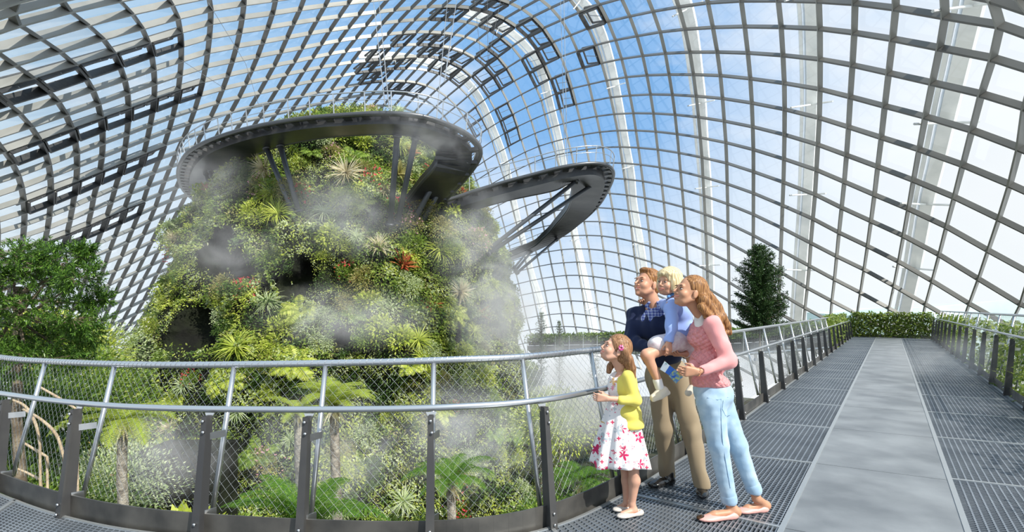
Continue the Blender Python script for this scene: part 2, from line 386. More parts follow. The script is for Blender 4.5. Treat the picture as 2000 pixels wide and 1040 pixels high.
for ia in range(len(AS)-1):
    for ib in range(len(BS)-1):
        if not (OK[ia,ib] and OK[ia+1,ib] and OK[ia,ib+1] and OK[ia+1,ib+1]): continue
        c = [NODE[ia,ib]-NRM[ia,ib]*.16-shift, NODE[ia+1,ib]-NRM[ia+1,ib]*.16-shift, NODE[ia+1,ib+1]-NRM[ia+1,ib+1]*.16-shift, NODE[ia,ib+1]-NRM[ia,ib+1]*.16-shift]
        if (AS[ia], BS[ib]) in VENTS:
            nn = NRM[ia, ib]; mb = MB()
            mid = sum(c)/4
            q = [mid+(p-mid)*.93 for p in c]
            q[0] = q[0]-nn*.55; q[1] = q[1]-nn*.55       # sash swung outwards on its far edge
            for k in range(4): mb.bar(q[k], q[(k+1) % 4], .16, .2, up=nn)
            p1 = Vector(q[0])*.5+Vector(q[1])*.5; p2 = Vector(c[2])*.5+Vector(c[3])*.5+Vector(nn)*.6
            for k in range(4):
                a_, b_ = c[k]+nn*.35, c[(k+1) % 4]+nn*.35
                mb.bar(mid+nn*.35+(a_-mid-nn*.35)*.92, mid+nn*.35+(b_-mid-nn*.35)*.92, .14, .55, up=nn)
            f = mb.build('vent_frame', M_DARK, dome)
            rod = MB(); rod.tube([p1, p2], .045, 5); rod.build('actuator_rod', M_STEEL, f)
            pm = MB(); pm.add(q, [(0,1,2,3)]); pm.build('pane', M_GLASS, f)
            continue
        o_ = len(gv); gv += c; gf_.append((o_, o_+1, o_+2, o_+3))
g = obj('glazing', mesh_np('glazing', np.array(gv), np.array(gf_)), M_GLASS, dome); g['kind'] = 'stuff'

# big white steel arches standing outside the glass
ARCH = [
 ([(700,108),(760,108),(812,114),(850,124),(890,140),(920,166),(942,200),(966,256),(986,310),(1010,420),(1036,524),(1054,580),(1068,640),(1078,700)], 'white steel arch outside the glass behind the planted mountain'),
 ([(905,20),(935,30),(960,40),(1000,64),(1030,92),(1056,130),(1075,200),(1098,300),(1120,440),(1138,520),(1150,580),(1162,640),(1170,700)], 'white steel arch outside the glass, rising behind the far loop of the hanging walkway'),
 ([(1070,-60),(1105,-30),(1134,0),(1156,24),(1172,56),(1188,104),(1200,156),(1212,220),(1222,280),(1233,340),(1238,400),(1250,470),(1260,540),(1274,640),(1282,720)], 'white steel arch outside the glass, above the man and the girl'),
 ([(1310,-80),(1336,0),(1346,30),(1356,90),(1362,140),(1369,200),(1374,280),(1379,340),(1383,420),(1386,520),(1388,640),(1390,740)], 'white steel arch outside the glass, above the woman'),
 ([(1568,-120),(1582,0),(1585,100),(1585,200),(1581,300),(1576,400),(1568,500),(1559,620),(1550,720)], 'pale upright arch leg outside the glass, just right of the fir tree'),
 ([(1925,-110),(1903,0),(1880,100),(1856,200),(1833,300),(1809,400),(1787,520),(1764,625),(1745,710)], 'pale leaning arch leg outside the glass, above the end of the walkway')]
for k, (pl, lab) in enumerate(ARCH):
    off = 5.0 if k > 3 else 4.0
    pts = resample([shell(v.x, v.y, off) for v in spline([(a, b, 0) for a, b in pl], 6)], n=36)
    root = empty('steel_arch', pts[-1], label=lab, cat='arch', group='steel arches outside the dome')
    o_ = pts[-1]; L = [p-o_ for p in pts]
    w = 1.25 if k > 3 else 1.5
    mb = MB(); N_ = []
    T_ = np.gradient(np.array(L), axis=0)
    V_ = np.array([Vector((0,0,EYE))-p for p in pts]); V_ /= np.linalg.norm(V_, axis=1)[:, None]
    V, F = sweep(np.array(L), V_, T_, w*.78, .25, .5); mb.add(V, F)
    mb.build('box_girder', M_WHITE, root)
    mb = MB(); S_ = np.cross(T_, V_); S_ /= np.linalg.norm(S_, axis=1)[:, None]
    V, F = sweep(np.array(L)+S_*w*.53+V_*.1, V_, T_, w*.22, .35, .2); mb.add(V, F)
    mb.build('side_flange', M_WHITE, root)
    for i in range(3, len(pts)-2, 7):
        st = MB(); inn = pts[i]+Vector(V_[i])*(off-.4)-o_
        for s_ in (-1, 1): st.tube([L[i]+Vector(V_[i])*.2, inn+Vector(S_[i])*s_*1.3], .07, 5)
        st.build('strut', M_WHITE, root)
# distant hills beyond the glass
hb = MB(); hv = []; hf = []
nx = 60
for i in range(nx+1):
    t = i/nx; px = 1700+t*900; Y = 420.0; h = (-6+20*math.sin(min(1.6, t*2.6))+2*math.sin(t*11)+1.2*math.sin(t*23))
    x = (px-1000)/1000*Y; hv += [(x, Y, -40), (x, Y, h), (x+40, Y+160, h*.5), (x+40, Y+160, -40)]
for i in range(nx):
    for k in range(3): hf.append((i*4+k, i*4+k+1, i*4+k+5, i*4+k+4))
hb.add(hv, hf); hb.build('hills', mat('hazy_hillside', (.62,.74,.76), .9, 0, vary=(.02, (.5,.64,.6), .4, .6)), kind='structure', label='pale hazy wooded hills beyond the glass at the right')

# ================================================================== WALKWAY
DV = Vector((.594, .804, 0)); NV = Vector((.804, -.594, 0))        # along / across the straight walkway
UL, US0, US1, UR = -1.61, -.565, .395, 1.62                         # rail base, slab edges, rail base
def UV(u, v, z=0.0): return NV*u+DV*v+Vector((0,0,z))
V_END = 32.0
PIT = 1.78; V0 = 7.39
def vline(k, u): return V0+PIT*k+.194*(u-US0)                       # the cross joints run slightly askew

# near edge of the deck: curves round in front of the camera, then runs straight
base_ctrl = [(-11.5,9.6,0),(-7.6,6.35,0),(-5.4,4.85,0),(-4.24,4.2,0),(-3.2,3.68,0),(-2.29,3.38,0),(-1.1,3.22,0),(-.3,3.24,0),(.3,3.52,0),(.91,4.15,0),(1.42,4.78,0),(2.05,5.57,0),(2.82,6.53,0)]
EDGE = spline(base_ctrl, 8)
end_l = UV(UL, V_END)
EDGE = EDGE+[UV(UL, v) for v in np.arange(7.6, V_END, .6)]+[end_l]
EDGE = resample(EDGE, step=.1)
def edge_at_px(px):
    best = min(range(len(EDGE)), key=lambda i: abs(1000+1000*EDGE[i].x/max(.5, EDGE[i].y)-px) if EDGE[i].y > 1 else 1e9)
    return best
def outward(i, line=None):
    L = line or EDGE
    t = (L[min(i+2, len(L)-1)]-L[max(i-2, 0)]).normalized()
    return Vector((-t.y, t.x, 0))
def hfac(i):      # the rail sits a little lower on the bend to the left
    x = EDGE[i].x
    return .9 if x < -4.5 else (1.0 if x > -.3 else .9+.1*(x+4.5)/4.2)

M_GRATE = mat('grating_steel', (.25,.28,.32), .36, .6, vary=(2.0, (.36,.39,.43), .35, .7))
M_TRIM = mat('pale_joint_strip', (.50,.52,.53), .35, .7)
M_SLAB = mat('worn_grey_slab', (.13,.142,.155), .42, .0, vary=(1.7, (.24,.255,.27), .36, .68), bump=(60, .12, .004))
n = M_SLAB.node_tree; t2 = n.nodes.new('ShaderNodeTexNoise'); t2.inputs['Scale'].default_value = 38; t2.inputs['Detail'].default_value = 8
rr = n.nodes.new('ShaderNodeMapRange'); rr.inputs[3].default_value = .22; rr.inputs[4].default_value = .52
n.links.new(t2.outputs[0], rr.inputs[0]); n.links.new(rr.outputs[0], n.nodes['Principled BSDF'].inputs['Roughness'])

def grating(corners, nb, name, lab, wavy=True):
    """steel grating panel: frame, nb slats from side AB to side DC (A,B,C,D in order), and twisted cross rods"""
    A, B, C, D = corners; mb = MB()
    # slats run from edge A-D to edge B-C
    for k in range(nb):
        t = (k+.5)/nb; p = A.lerp(B, t) if False else A.lerp(D, t); q = B.lerp(C, t)
        mb.bar(p+Vector((0,0,-.013)), q+Vector((0,0,-.013)), .0075, .026)
    nc = max(4, int((B-A).length/.05))
    for k in range(1, nc):
        t = k/nc; p = A.lerp(B, t); q = D.lerp(C, t)
        mb.bar(p+Vector((0,0,-.004)), q+Vector((0,0,-.004)), .011, .007)
    for a, b in ((A,B),(B,C),(C,D),(D,A)): mb.bar(a+Vector((0,0,-.014)), b+Vector((0,0,-.014)), .012, .03)
    o = mb.build(name, M_GRATE, None, kind='structure', label=lab)
    return o
FK = dict(kind='structure')
for side, (ua, ub) in (('left', (UL+.05, US0-.03)), ('right', (US1+.03, UR-.05))):
    k0 = -1 if side == 'left' else -3
    for k in range(k0, 14):
        a = .015
        if side == 'left' and k == -99: continue
        cs = [UV(ua, vline(k, ua)+a), UV(ub, vline(k, ub)+a), UV(ub, vline(k+1, ub)-a), UV(ua, vline(k+1, ua)-a)]
        nb = 46 if k < 4 else (34 if k < 8 else 24)
        grating(cs, nb, 'floor', 'steel grating floor panel along the %s side of the walkway' % side)
# slabs of the middle strip
slab = MB()
for k in range(-3, 14):
    for j in (0,):
        v0 = vline(k, US0); v1 = v0+PIT
        sk = .10
        a = UV(US0, v0); b = UV(US1, v0+.12); c = UV(US1, v1+.112); d = UV(US0, v1-.008)
        vs = [p+Vector((0,0,z)) for z in (.004, -.05) for p in (a, b, c, d)]
        slab.add(vs, [(0,1,2,3),(7,6,5,4),(0,4,5,1),(1,5,6,2),(2,6,7,3),(3,7,4,0)])
slab.build('floor', M_SLAB, None, kind='structure', label='strip of grey slabs down the middle of the walkway')
tr = MB()
for u in (US0-.015, US1+.015): tr.bar(UV(u, .5, -.006), UV(u, V_END, -.006), .035, .03)
tr.bar(UV(UL+.035, 6.9, -.004), UV(UL+.035, V_END, -.004), .03, .02); tr.bar(UV(UR-.035, 1, -.004), UV(UR-.035, V_END, -.004), .03, .02)
for k in range(-2, 15):
    tr.bar(UV(US1+.03, vline(k, US1), -.003), UV(UR-.03, vline(k, UR), -.003), .028, .02)
    if k >= -1: tr.bar(UV(UL+.03, vline(k, UL), -.003), UV(US0-.03, vline(k, US0), -.003), .028, .02)
tr.build('trim_1', M_TRIM, None, kind='structure', label='pale steel strips edging the walkway panels')
# balcony bay: radial panels between the curved edge and the slab strip
c5 = edge_at_px(5)
cuts = [c5-24, c5-12]+[edge_at_px(p) for p in (40, 395, 595, 840, 1075, 1216, 1371)]
inner = [UV(US0-.03, .6+.42*i) for i in range(7)]
def in_pt(i):      # inner end of the joint that starts at cut i
    e = EDGE[cuts[i]]
    tgt = [Vector((-5.6,1.2,0)), Vector((-3.9,.9,0)), Vector((-2.5,.7,0)), Vector((-1.6,.6,0)), Vector((-.9,.6,0)), Vector((-.35,.7,0)), UV(US0-.03, 2.0), UV(US0-.03, vline(-2, US0)), UV(US0-.03, vline(-1, US0))]
    return tgt[i]
for i in range(len(cuts)-1):
    ei = [EDGE[j]-outward(j)*.05 for j in range(cuts[i], cuts[i+1]+1)]
    m = len(ei); ia_, ib_ = in_pt(i), in_pt(i+1)
    mb = MB(); L = max((ei[0]-ia_).length, (ei[-1]-ib_).length); nb = int(L/.037)
    for k in range(nb):
        t = (k+.5)/nb
        pts = [ei[j].lerp(ia_.lerp(ib_, j/(m-1)), t) for j in range(0, m, max(1, m//5))]+[ei[-1].lerp(ib_, t)]
        for a, b in zip(pts, pts[1:]):
            if (b-a).length > .005: mb.bar(a+Vector((0,0,-.013)), b+Vector((0,0,-.013)), .0075, .026)
    for j in range(0, m):
        a = ei[j]; b = ia_.lerp(ib_, j/(m-1)); mb.bar(a+Vector((0,0,-.004)), b+Vector((0,0,-.004)), .009, .007)
        if j < m-1:
            a2 = ei[j].lerp(ei[j+1], .5); b2 = ia_.lerp(ib_, (j+.5)/(m-1)); mb.bar(a2+Vector((0,0,-.004)), b2+Vector((0,0,-.004)), .009, .007)
    mb.build('floor', M_GRATE, None, kind='structure', label='curved steel grating panel of the lookout bay beside the mesh railing')
    t_ = MB(); t_.bar(ei[0]+Vector((0,0,-.003)), ia_+Vector((0,0,-.003)), .028, .02)
    for a, b in zip(ei, ei[1:]): t_.bar(a+Vector((0,0,-.003)), b+Vector((0,0,-.003)), .02, .02)
    t_.build('trim_2', M_TRIM, None, kind='structure', label='pale joint strip between curved grating panels')
# added dark sheet whose colour stands in for the shade under the grating
dk = MB()
vs = [p+Vector((0,0,-.17)) for p in [EDGE[j]-outward(j)*.08 for j in range(cuts[0], len(EDGE), 6)]]
far = [UV(UR-.06, V_END, -.17), UV(UR-.06, -1.5, -.17), Vector((-6, -1.5, -.17))]
allv = vs+far
dk.add(allv+[v+Vector((0,0,-.2)) for v in allv], [tuple(range(len(allv)))[::-1], tuple(range(len(allv), 2*len(allv)))]+[(i, (i+1) % len(allv), (i+1) % len(allv)+len(allv), i+len(allv)) for i in range(len(allv))])
dk.build('floor', mat('grating_shade_sheet', (.075,.088,.105), .6, .3), None, kind='structure', label='added dark sheet standing in for the shade below the gratings')

# ------------------------------------------------------------------ railings
M_WIRE = mat('stainless_wire', (.40,.42,.44), .4, .6)
def wire_mesh(name, bot, top, parent, pitch=.062, r=.0011, nseg=6):
    """diamond cable net between two curves given as functions of t in 0..1"""
    Lh = (bot(1.0)-bot(0.0)).length; Hh = (top(0)-bot(0)).length
    nx_ = max(3, int(Lh/pitch)); mb_v = []; mb_f = []
    asp = 1.0; steps = nseg
    for s_ in (1, -1):
        run = Hh*asp/Lh        # horizontal travel over the full height, as a share of the width
        k = -int(run*nx_)-1
        while k <= nx_+int(run*nx_)+1:
            x0 = k/nx_; pts = []
            for q in range(steps+1):
                h = q/steps; x = x0+s_*run*h
                pts.append((x, h))
            # clip to 0..1
            seg = []
            for (xa, ha), (xb, hb) in zip(pts, pts[1:]):
                lo, hi = 0.0, 1.0; dx = xb-xa
                if abs(dx) > 1e-9:
                    t0 = (0-xa)/dx; t1 = (1-xa)/dx
                    if t0 > t1: t0, t1 = t1, t0
                    lo = max(lo, t0); hi = min(hi, t1)
                elif xa < 0 or xa > 1: continue
                if hi > lo: seg.append(((xa+dx*lo, ha+(hb-ha)*lo), (xa+dx*hi, ha+(hb-ha)*hi)))
            for (xa, ha), (xb, hb) in seg:
                a = bot(xa).lerp(top(xa), ha); b = bot(xb).lerp(top(xb), hb); d = (b-a)
                if d.length < 1e-4: continue
                d.normalize(); u = d.cross(Vector((.3,.9,.1))).normalized(); w = d.cross(u); o_ = len(mb_v)
                for p in (a, b):
                    for j in range(3):
                        an = 2.094*j; mb_v.append(p+(u*math.cos(an)+w*math.sin(an))*r)
                for j in range(3): mb_f.append((o_+j, o_+(j+1) % 3, o_+3+(j+1) % 3, o_+3+j))
            k += 1
    if mb_f: obj(name, mesh_np(name, np.array([tuple(v) for v in mb_v]), np.array(mb_f)), M_WIRE, parent)

class Rail:
    """guard rail standing along a base line: sloping flat supports, tube posts behind them, two handrails, kick plate, cable net"""
    def __init__(s, line, posts, label, hf=lambda i: 1.0, flip=1, net_to=999, x_off=.26):
        s.L = line; s.hf = hf; s.flip = flip
        s.root = empty('guard_rail', line[posts[0]], label=label, cat='railing')
        s.o = line[posts[0]].copy()
        def off(i, out, z): return line[i]+outward(i, line)*flip*out+Vector((0,0,z))-s.o
        def T(i, h): return off(i, .05+.24*h/1.15, h*hf(i))
        rng_ = range(posts[0], posts[-1]+1)
        st = lambda i: 1 if line[i].y < 9 else 3
        sel = [i for i in rng_ if (i-posts[0]) % st(i) == 0 or i in posts or i == posts[-1]]
        mb = MB(); mb.tube([T(i, 1.12) for i in sel], .024, 10); s.top = mb.build('top_rail', M_RAIL, s.root, smooth=True)
        mb = MB(); mb.tube([off(i, .055, .84*hf(i)) for i in sel], .021, 10); mb.build('mid_rail', M_RAIL, s.root, smooth=True)
        mb = MB()
        for a, b in zip(sel, sel[1:]):
            pa, pb = off(a, -.005, .062), off(b, -.005, .062); mb.bar(pa, pb, .012, .155)
        mb.build('kick_plate', M_DARK2, s.root)
        # wraps of the lashing cord round the top rail
        for n_, i in enumerate(posts):
            near = line[i].y < 12
            lean = outward(i, line)*flip
            t = (line[min(i+1, len(line)-1)]-line[max(i-1, 0)]).normalized()
            # tapered flat support, inside face of the rail
            mb = MB()
            b0 = off(i, -.03, -.02); b1 = off(i, .035, .80*hf(i))
            mb.add([b0+lean*a+t*c for a, c in ((-.05,-.010),(.045,-.010),(.045,.010),(-.05,.010))]+[b1+lean*a+t*c for a, c in ((-.03,-.012),(.03,-.012),(.03,.012),(-.03,.012))],
                   [(3,2,1,0),(4,5,6,7),(0,1,5,4),(1,2,6,5),(2,3,7,6),(3,0,4,7)])
            # broad face turned towards the walkway, as on the real posts
            mb.add([b0+lean*c+t*a for a, c in ((-.029,-.058),(-.029,-.046),(.029,-.046),(.029,-.058))]+[b1+lean*c+t*a for a, c in ((-.018,-.034),(-.018,-.022),(.018,-.022),(.018,-.034))],
                   [(3,2,1,0),(4,5,6,7),(0,1,5,4),(1,2,6,5),(2,3,7,6),(3,0,4,7)])
            su = mb.build('support', M_DARK, s.root)
            if near:
                for h, w_ in ((.77, 0), (.70, .012), (.12, 0), (.05, 0)):
                    c = b0.lerp(b1, h/.80)-lean*.058*(1-h*.5)+t*w_*.7; bo = MB(); bo.tube([c, c-lean*.014], .009, 7); bo.build('bolt', M_BOLT, su, smooth=True)
                for h in (.66, .16):
                    c = b0.lerp(b1, h/.80)+lean*.01; bk = MB(); bk.bar(c+t*.005, c+lean*(.05+.08*h)+t*.045, .008, .045, up=(0,0,1)); bk.build('bracket', M_BOLT, su)
                gs = MB(); c = off(i, .05, .815*hf(i)); gs.add([c-t*.035, c+t*.035, c+Vector((0,0,-.075))-lean*.01]+[q+lean*.012 for q in (c-t*.035, c+t*.035, c+Vector((0,0,-.075))-lean*.01)], [(0,1,2),(5,4,3),(0,3,4,1),(1,4,5,2),(2,5,3,0)]); gs.build('gusset', M_BOLT, su)
            mb = MB(); mb.tube([T(i, .10), T(i, 1.12)], .0175, 8); mb.build('post', M_RAIL, s.root, smooth=True)
        for n_, (i, j) in enumerate(zip(posts, posts[1:])):
            if n_ >= net_to: break
            seq = list(range(i, j+1))
            def cur(h):
                def f(x, seq=seq, h=h):
                    x = max(0, min(1, x)); q = x*(len(seq)-1); a = int(q); b = min(a+1, len(seq)-1)
                    return T(seq[a], h).lerp(T(seq[b], h), q-a)
                return f
            far_ = line[i].y
            wire_mesh('cable_net', cur(.13), cur(1.11), s.root, pitch=.066 if far_ < 7 else .10, r=.0010 if far_ < 7 else .0016)
M_DARK2 = mat('weathered_steel_plate', (.075,.073,.070), .42, .5, vary=(4, (.15,.142,.13), .35, .65))
pp = [c5-33, c5-22, c5-11]+[edge_at_px(p) for p in (5, 147, 393, 597, 838, 1070, 1216, 1340)]
# straight run: one support per 1.63 m from the one beside the woman's jeans
i0 = edge_at_px(1444)
pp += list(range(i0, len(EDGE)-4, 16))
RL = Rail(EDGE, pp, 'steel guard rail with cable net curving round the lookout behind the four people', hfac, 1, net_to=20)
line_r = [UV(UR, v) for v in np.arange(3.0, V_END+.01, .1)]
i0r = min(range(len(line_r)), key=lambda i: abs(1000+1000*line_r[i].x/line_r[i].y-1972))
RR = Rail(line_r, [i0r-32, i0r-16]+list(range(i0r, len(line_r)-2, 16)), 'steel guard rail with cable net along the right edge of the walkway', lambda i: 1.2, -1, net_to=8)
end_line = resample([UV(UL, V_END), UV(UR, V_END)], step=.1)
RE = Rail(end_line, [0, 8, 16, 24, len(end_line)-1], 'steel guard rail closing the far end of the walkway, overgrown with creeper', lambda i: 1.0, 1, net_to=0)
# lashing wraps on the near top rail
wr = MB()
for i in range(edge_at_px(-200), edge_at_px(1420)):
    for h_ in (0.0, .5):
        p = EDGE[i].lerp(EDGE[i+1], h_); o_ = outward(i); t = (EDGE[i+1]-EDGE[i]).normalized()
        c = p+o_*(.05+.24*1.12/1.15)+Vector((0,0,1.12*hfac(i)))-RL.o
        ring = []
        for k in range(9):
            a = 2*math.pi*k/9; ring.append(c+(o_*math.cos(a)+Vector((0,0,1))*math.sin(a))*.0255+t*(.012*math.sin(a)))
        wr.tube(ring, .0016, 3, closed=True)
wr.build('lashing_cord', M_WIRE, RL.top)

# ================================================================== PLANTED MOUNTAIN
MZ = .0419; MY = 41.9
PROF = [(240,700,800),(248,650,835),(262,600,868),(285,540,888),(310,480,905),(330,432,908),(400,374,958),(500,320,1008),(600,262,1022),(690,180,1046),(800,120,1075),(920,70,1110),(1050,0,1150)]
_pz = np.array([EYE+(HOR-p)*MZ for p, l, r in PROF])[::-1]
_al = [(math.atan((l-1000)/FPX), math.atan((r-1000)/FPX)) for p, l, r in PROF]
_pc = np.array([MY*math.tan((a+b)/2) for a, b in _al])[::-1]
_pr = np.array([MY/math.cos((a+b)/2)*math.sin((b-a)/2)*(.86 if i < 5 else (.885 if i < 7 else .92)) for i, (a, b) in enumerate(_al)])[::-1]
ZTOP = float(_pz[-1]); ZG = -13.0
def vnoise(x, y, z, s, seed=0):
    """cheap smooth noise from sines, vectorised"""
    r = np.random.default_rng(seed); t = 0
    for k in range(7):
        a = r.normal(size=3); a /= np.linalg.norm(a); f = s*(.6+1.1*r.random()); t = t+np.sin((x*a[0]+y*a[1]+z*a[2])*f+r.random()*6.28)
    return t/3.2
CAVES = [(385,648,1.7,1.3),(352,668,1.0,.8),(428,500,1.5,1.7),(478,522,.8,1.0),(520,545,.45,.9),(588,545,.5,1.2),(560,560,.4,.9),(400,560,.6,.5),(888,655,.4,1.0),(930,600,.35,.8),(670,660,.5,.5),(625,350,.4,.5)]
def m_prof(z): return np.interp(z, _pz, _pc), np.interp(z, _pz, _pr)
def m_point(th, z, extra=0.0):
    th = np.asarray(th, float); z = np.asarray(z, float)
    c, r = m_prof(z)
    x0 = np.cos(th)*r; y0 = np.sin(th)*r
    bump = .55*vnoise(x0, y0, z, .55, 1)+.5*vnoise(x0, y0, z, 1.2, 2)+.18*vnoise(x0, y0, z, 2.6, 3)
    bump = bump*np.clip((ZTOP-z)/4, .25, 1)
    rr = r+bump+extra
    return np.stack([c+np.cos(th)*rr, MY+np.sin(th)*rr, z+0*rr], -1)
def m_hit(px, py, back=0.0):
    """where the ray through a pixel meets the mountain"""
    d = np.array([(px-1000)/FPX, 1, (HOR-py)/FPX]); Y = np.linspace(12, 60, 1400); q = np.array([0, 0, EYE])+d*Y[:, None]
    c, r = m_prof(q[:, 2]); ins = ((q[:,0]-c)**2+(q[:,1]-MY)**2 < (r+back)**2) & (q[:,2] < ZTOP)
    k = np.argmax(ins)
    return Vector(q[k]) if ins.any() else None
cave_c = []
for cx, cy, ax, az in CAVES:
    h = m_hit(cx, cy); cave_c.append((h.x, h.y, h.z, ax, az))
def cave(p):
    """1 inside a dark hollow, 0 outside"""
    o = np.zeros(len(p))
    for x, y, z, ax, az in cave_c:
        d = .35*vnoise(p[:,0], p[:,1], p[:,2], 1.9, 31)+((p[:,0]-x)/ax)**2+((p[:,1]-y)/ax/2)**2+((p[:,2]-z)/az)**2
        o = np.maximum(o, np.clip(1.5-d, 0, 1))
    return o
mountain = empty('planted_mountain', (float(_pc[0]), MY, ZG), label='tall round mountain wall covered in plants, wrapped by the hanging walkway', cat='mountain')
NT, NZ = 220, 150
th = np.linspace(0, 2*np.pi, NT, endpoint=False); zz = np.linspace(ZG, ZTOP, NZ)
TH, ZZ = np.meshgrid(th, zz)
pts = m_point(TH.ravel(), ZZ.ravel())
cv = cave(pts); ctr_x = np.interp(pts[:,2], _pz, _pc)
dirr = np.stack([pts[:,0]-ctr_x, pts[:,1]-MY], 1); dirr /= np.linalg.norm(dirr, axis=1)[:, None]+1e-6
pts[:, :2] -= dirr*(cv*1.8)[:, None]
pts = np.vstack([pts, [[float(_pc[-1]), MY, ZTOP+.3]]])
i_ = np.arange(NZ-1)[:, None]*NT+np.arange(NT)[None]; j_ = np.arange(NZ-1)[:, None]*NT+(np.arange(NT)[None]+1) % NT
Fq = np.stack([i_, j_, j_+NT, i_+NT], -1).reshape(-1, 4)
top = (NZ-1)*NT
Ft = np.array([(top+k, top+(k+1) % NT, len(pts)-1, len(pts)-1) for k in range(NT)])
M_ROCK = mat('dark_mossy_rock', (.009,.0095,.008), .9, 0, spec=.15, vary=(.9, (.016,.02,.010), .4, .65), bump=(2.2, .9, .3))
me = bpy.data.meshes.new('rock_core'); me.from_pydata((pts-np.array(mountain.location)).tolist(), [], Fq.tolist()+[tuple(f[:3]) for f in Ft.tolist()]); me.update()
me.polygons.foreach_set('use_smooth', [True]*len(me.polygons))
obj('rock_core', me, M_ROCK, mountain)

# ---- foliage material: colour differs from leaf to leaf and from patch to patch
def leaf_mat(name, cols, patch=None, trans=.35, rough=.45, pscale=.35):
    m = bpy.data.materials.new(name); m.use_nodes = True; n = m.node_tree; b = n.nodes['Principled BSDF']
    geo = n.nodes.new('ShaderNodeNewGeometry')
    def ramp(cs):
        r = n.nodes.new('ShaderNodeValToRGB'); e = r.color_ramp.elements
        e[0].position = 0; e[0].color = (*cs[0], 1); e[1].position = 1; e[1].color = (*cs[-1], 1)
        for k, c in enumerate(cs[1:-1]): q = e.new((k+1)/(len(cs)-1)); q.color = (*c, 1)
        n.links.new(geo.outputs['Random Per Island'], r.inputs[0]); return r.outputs[0]
    c = ramp(cols)
    if patch:
        for k, pc in enumerate(patch):
            t = n.nodes.new('ShaderNodeTexNoise'); t.inputs['Scale'].default_value = pscale*(1+.5*k); t.inputs['Detail'].default_value = 3
            mpn = n.nodes.new('ShaderNodeMapping'); mpn.inputs['Location'].default_value = (7.3*k, 3.1*k, 0)
            n.links.new(geo.outputs['Position'], mpn.inputs[0]); n.links.new(mpn.outputs[0], t.inputs[0])
            r = n.nodes.new('ShaderNodeMapRange'); r.inputs[1].default_value = .50; r.inputs[2].default_value = .58; n.links.new(t.outputs[0], r.inputs[0])
            mx = n.nodes.new('ShaderNodeMix'); mx.data_type = 'RGBA'; n.links.new(r.outputs[0], mx.inputs[0]); n.links.new(c, mx.inputs[6]); n.links.new(ramp(pc), mx.inputs[7]); c = mx.outputs[2]
    n.links.new(c, b.inputs['Base Color']); b.inputs['Roughness'].default_value = rough; b.inputs['Specular IOR Level'].default_value = .35
    tr_ = n.nodes.new('ShaderNodeBsdfTranslucent'); n.links.new(c, tr_.inputs[0])
    ms = n.nodes.new('ShaderNodeMixShader'); ms.inputs[0].default_value = trans
    n.links.new(b.outputs[0], ms.inputs[1]); n.links.new(tr_.outputs[0], ms.inputs[2]); n.links.new(ms.outputs[0], n.nodes['Material Output'].inputs[0])
    return m
C_DK = [(.035,.08,.018),(.07,.14,.026),(.13,.21,.045)]
C_MID = [(.08,.15,.022),(.18,.29,.04),(.33,.43,.08)]
C_YEL = [(.27,.36,.035),(.44,.52,.07),(.62,.65,.16)]
C_OLV = [(.18,.18,.04),(.36,.33,.10),(.50,.45,.19)]
C_PAL = [(.28,.38,.16),(.46,.55,.28),(.64,.68,.44)]
C_RED = [(.28,.04,.02),(.50,.10,.05),(.42,.18,.06)]
M_CARPET = leaf_mat('mixed_wall_foliage', C_MID+[(.30,.36,.07)], [C_YEL, C_OLV+C_MID, C_DK, C_PAL+C_YEL], trans=.3)
M_LDK = leaf_mat('dark_leaves', C_DK+C_MID[:1]); M_LMID = leaf_mat('mid_green_leaves', C_MID); M_LYEL = leaf_mat('yellow_green_leaves', C_YEL)
M_LOLV = leaf_mat('olive_leaves', C_OLV); M_LPAL = leaf_mat('pale_leaves', C_PAL); M_LRED = leaf_mat('red_leaves', C_RED, trans=.4)
M_FLRED = leaf_mat('red_flowers', [(.55,.03,.04),(.75,.10,.08),(.65,.05,.15)]); M_FLPINK = leaf_mat('pink_flowers', [(.75,.35,.45),(.85,.6,.62)]); M_FLWHITE = leaf_mat('white_flowers', [(.8,.78,.7),(.9,.9,.85)])
M_STRAW = leaf_mat('straw_leaves', [(.45,.38,.20),(.62,.55,.34),(.78,.74,.60)])
M_TRUNK = mat('tree_trunk_bark', (.10,.075,.05), .85, 0, vary=(6, (.20,.16,.11), .4, .65), bump=(18, .8, .03))
M_TWIG = mat('pale_bare_stem', (.42,.33,.22), .7, 0, vary=(5, (.30,.22,.14), .4, .6))

def unit(a): return a/(np.linalg.norm(a, axis=-1, keepdims=True)+1e-9)
def leaves(C, D, size, w=.42, droop=.25, up=None, rng=RNG):
    """leaf blades: C base points, D directions, size lengths -> vertices and quads"""
    n_ = len(C); D = unit(D+np.array([0,0,-1])*droop*rng.random((n_,1)))
    U = unit(rng.normal(size=(n_,3))*.55+(np.array([0,0,1.0]) if up is None else up))
    S = unit(np.cross(D, U)); N_ = np.cross(S, D); L = np.broadcast_to(np.asarray(size, float).reshape(-1,1), (n_,1))
    a = C; t = C+D*L-N_*L*.12; m = C+D*L*.45+N_*L*.06
    V = np.stack([a, m+S*L*w/2, t, m-S*L*w/2], 1).reshape(-1, 3)
    return V, np.arange(n_*4).reshape(-1, 4)
def join(parts):
    V = []; F = []; o_ = 0
    for v, f in parts: V.append(v); F.append(f+o_); o_ += len(v)
    return np.vstack(V), np.vstack(F)
def shrub_geo(R=.8, n_=260, L=.16, w=.45, clumps=9, seed=0, flat=.75):
    r = np.random.default_rng(seed); cc = r.normal(size=(clumps,3)); cc = unit(cc)*R*.55; cc[:,2] = np.abs(cc[:,2])*flat; k = r.integers(0, clumps, n_)
    d = unit(r.normal(size=(n_,3))+np.array([0,0,.5])); C = cc[k]+d*(R*.42*r.random((n_,1))**.4)
    return leaves(C, d+unit(C)*.5, L*(.6+.7*r.random(n_)), w, .5, rng=r)
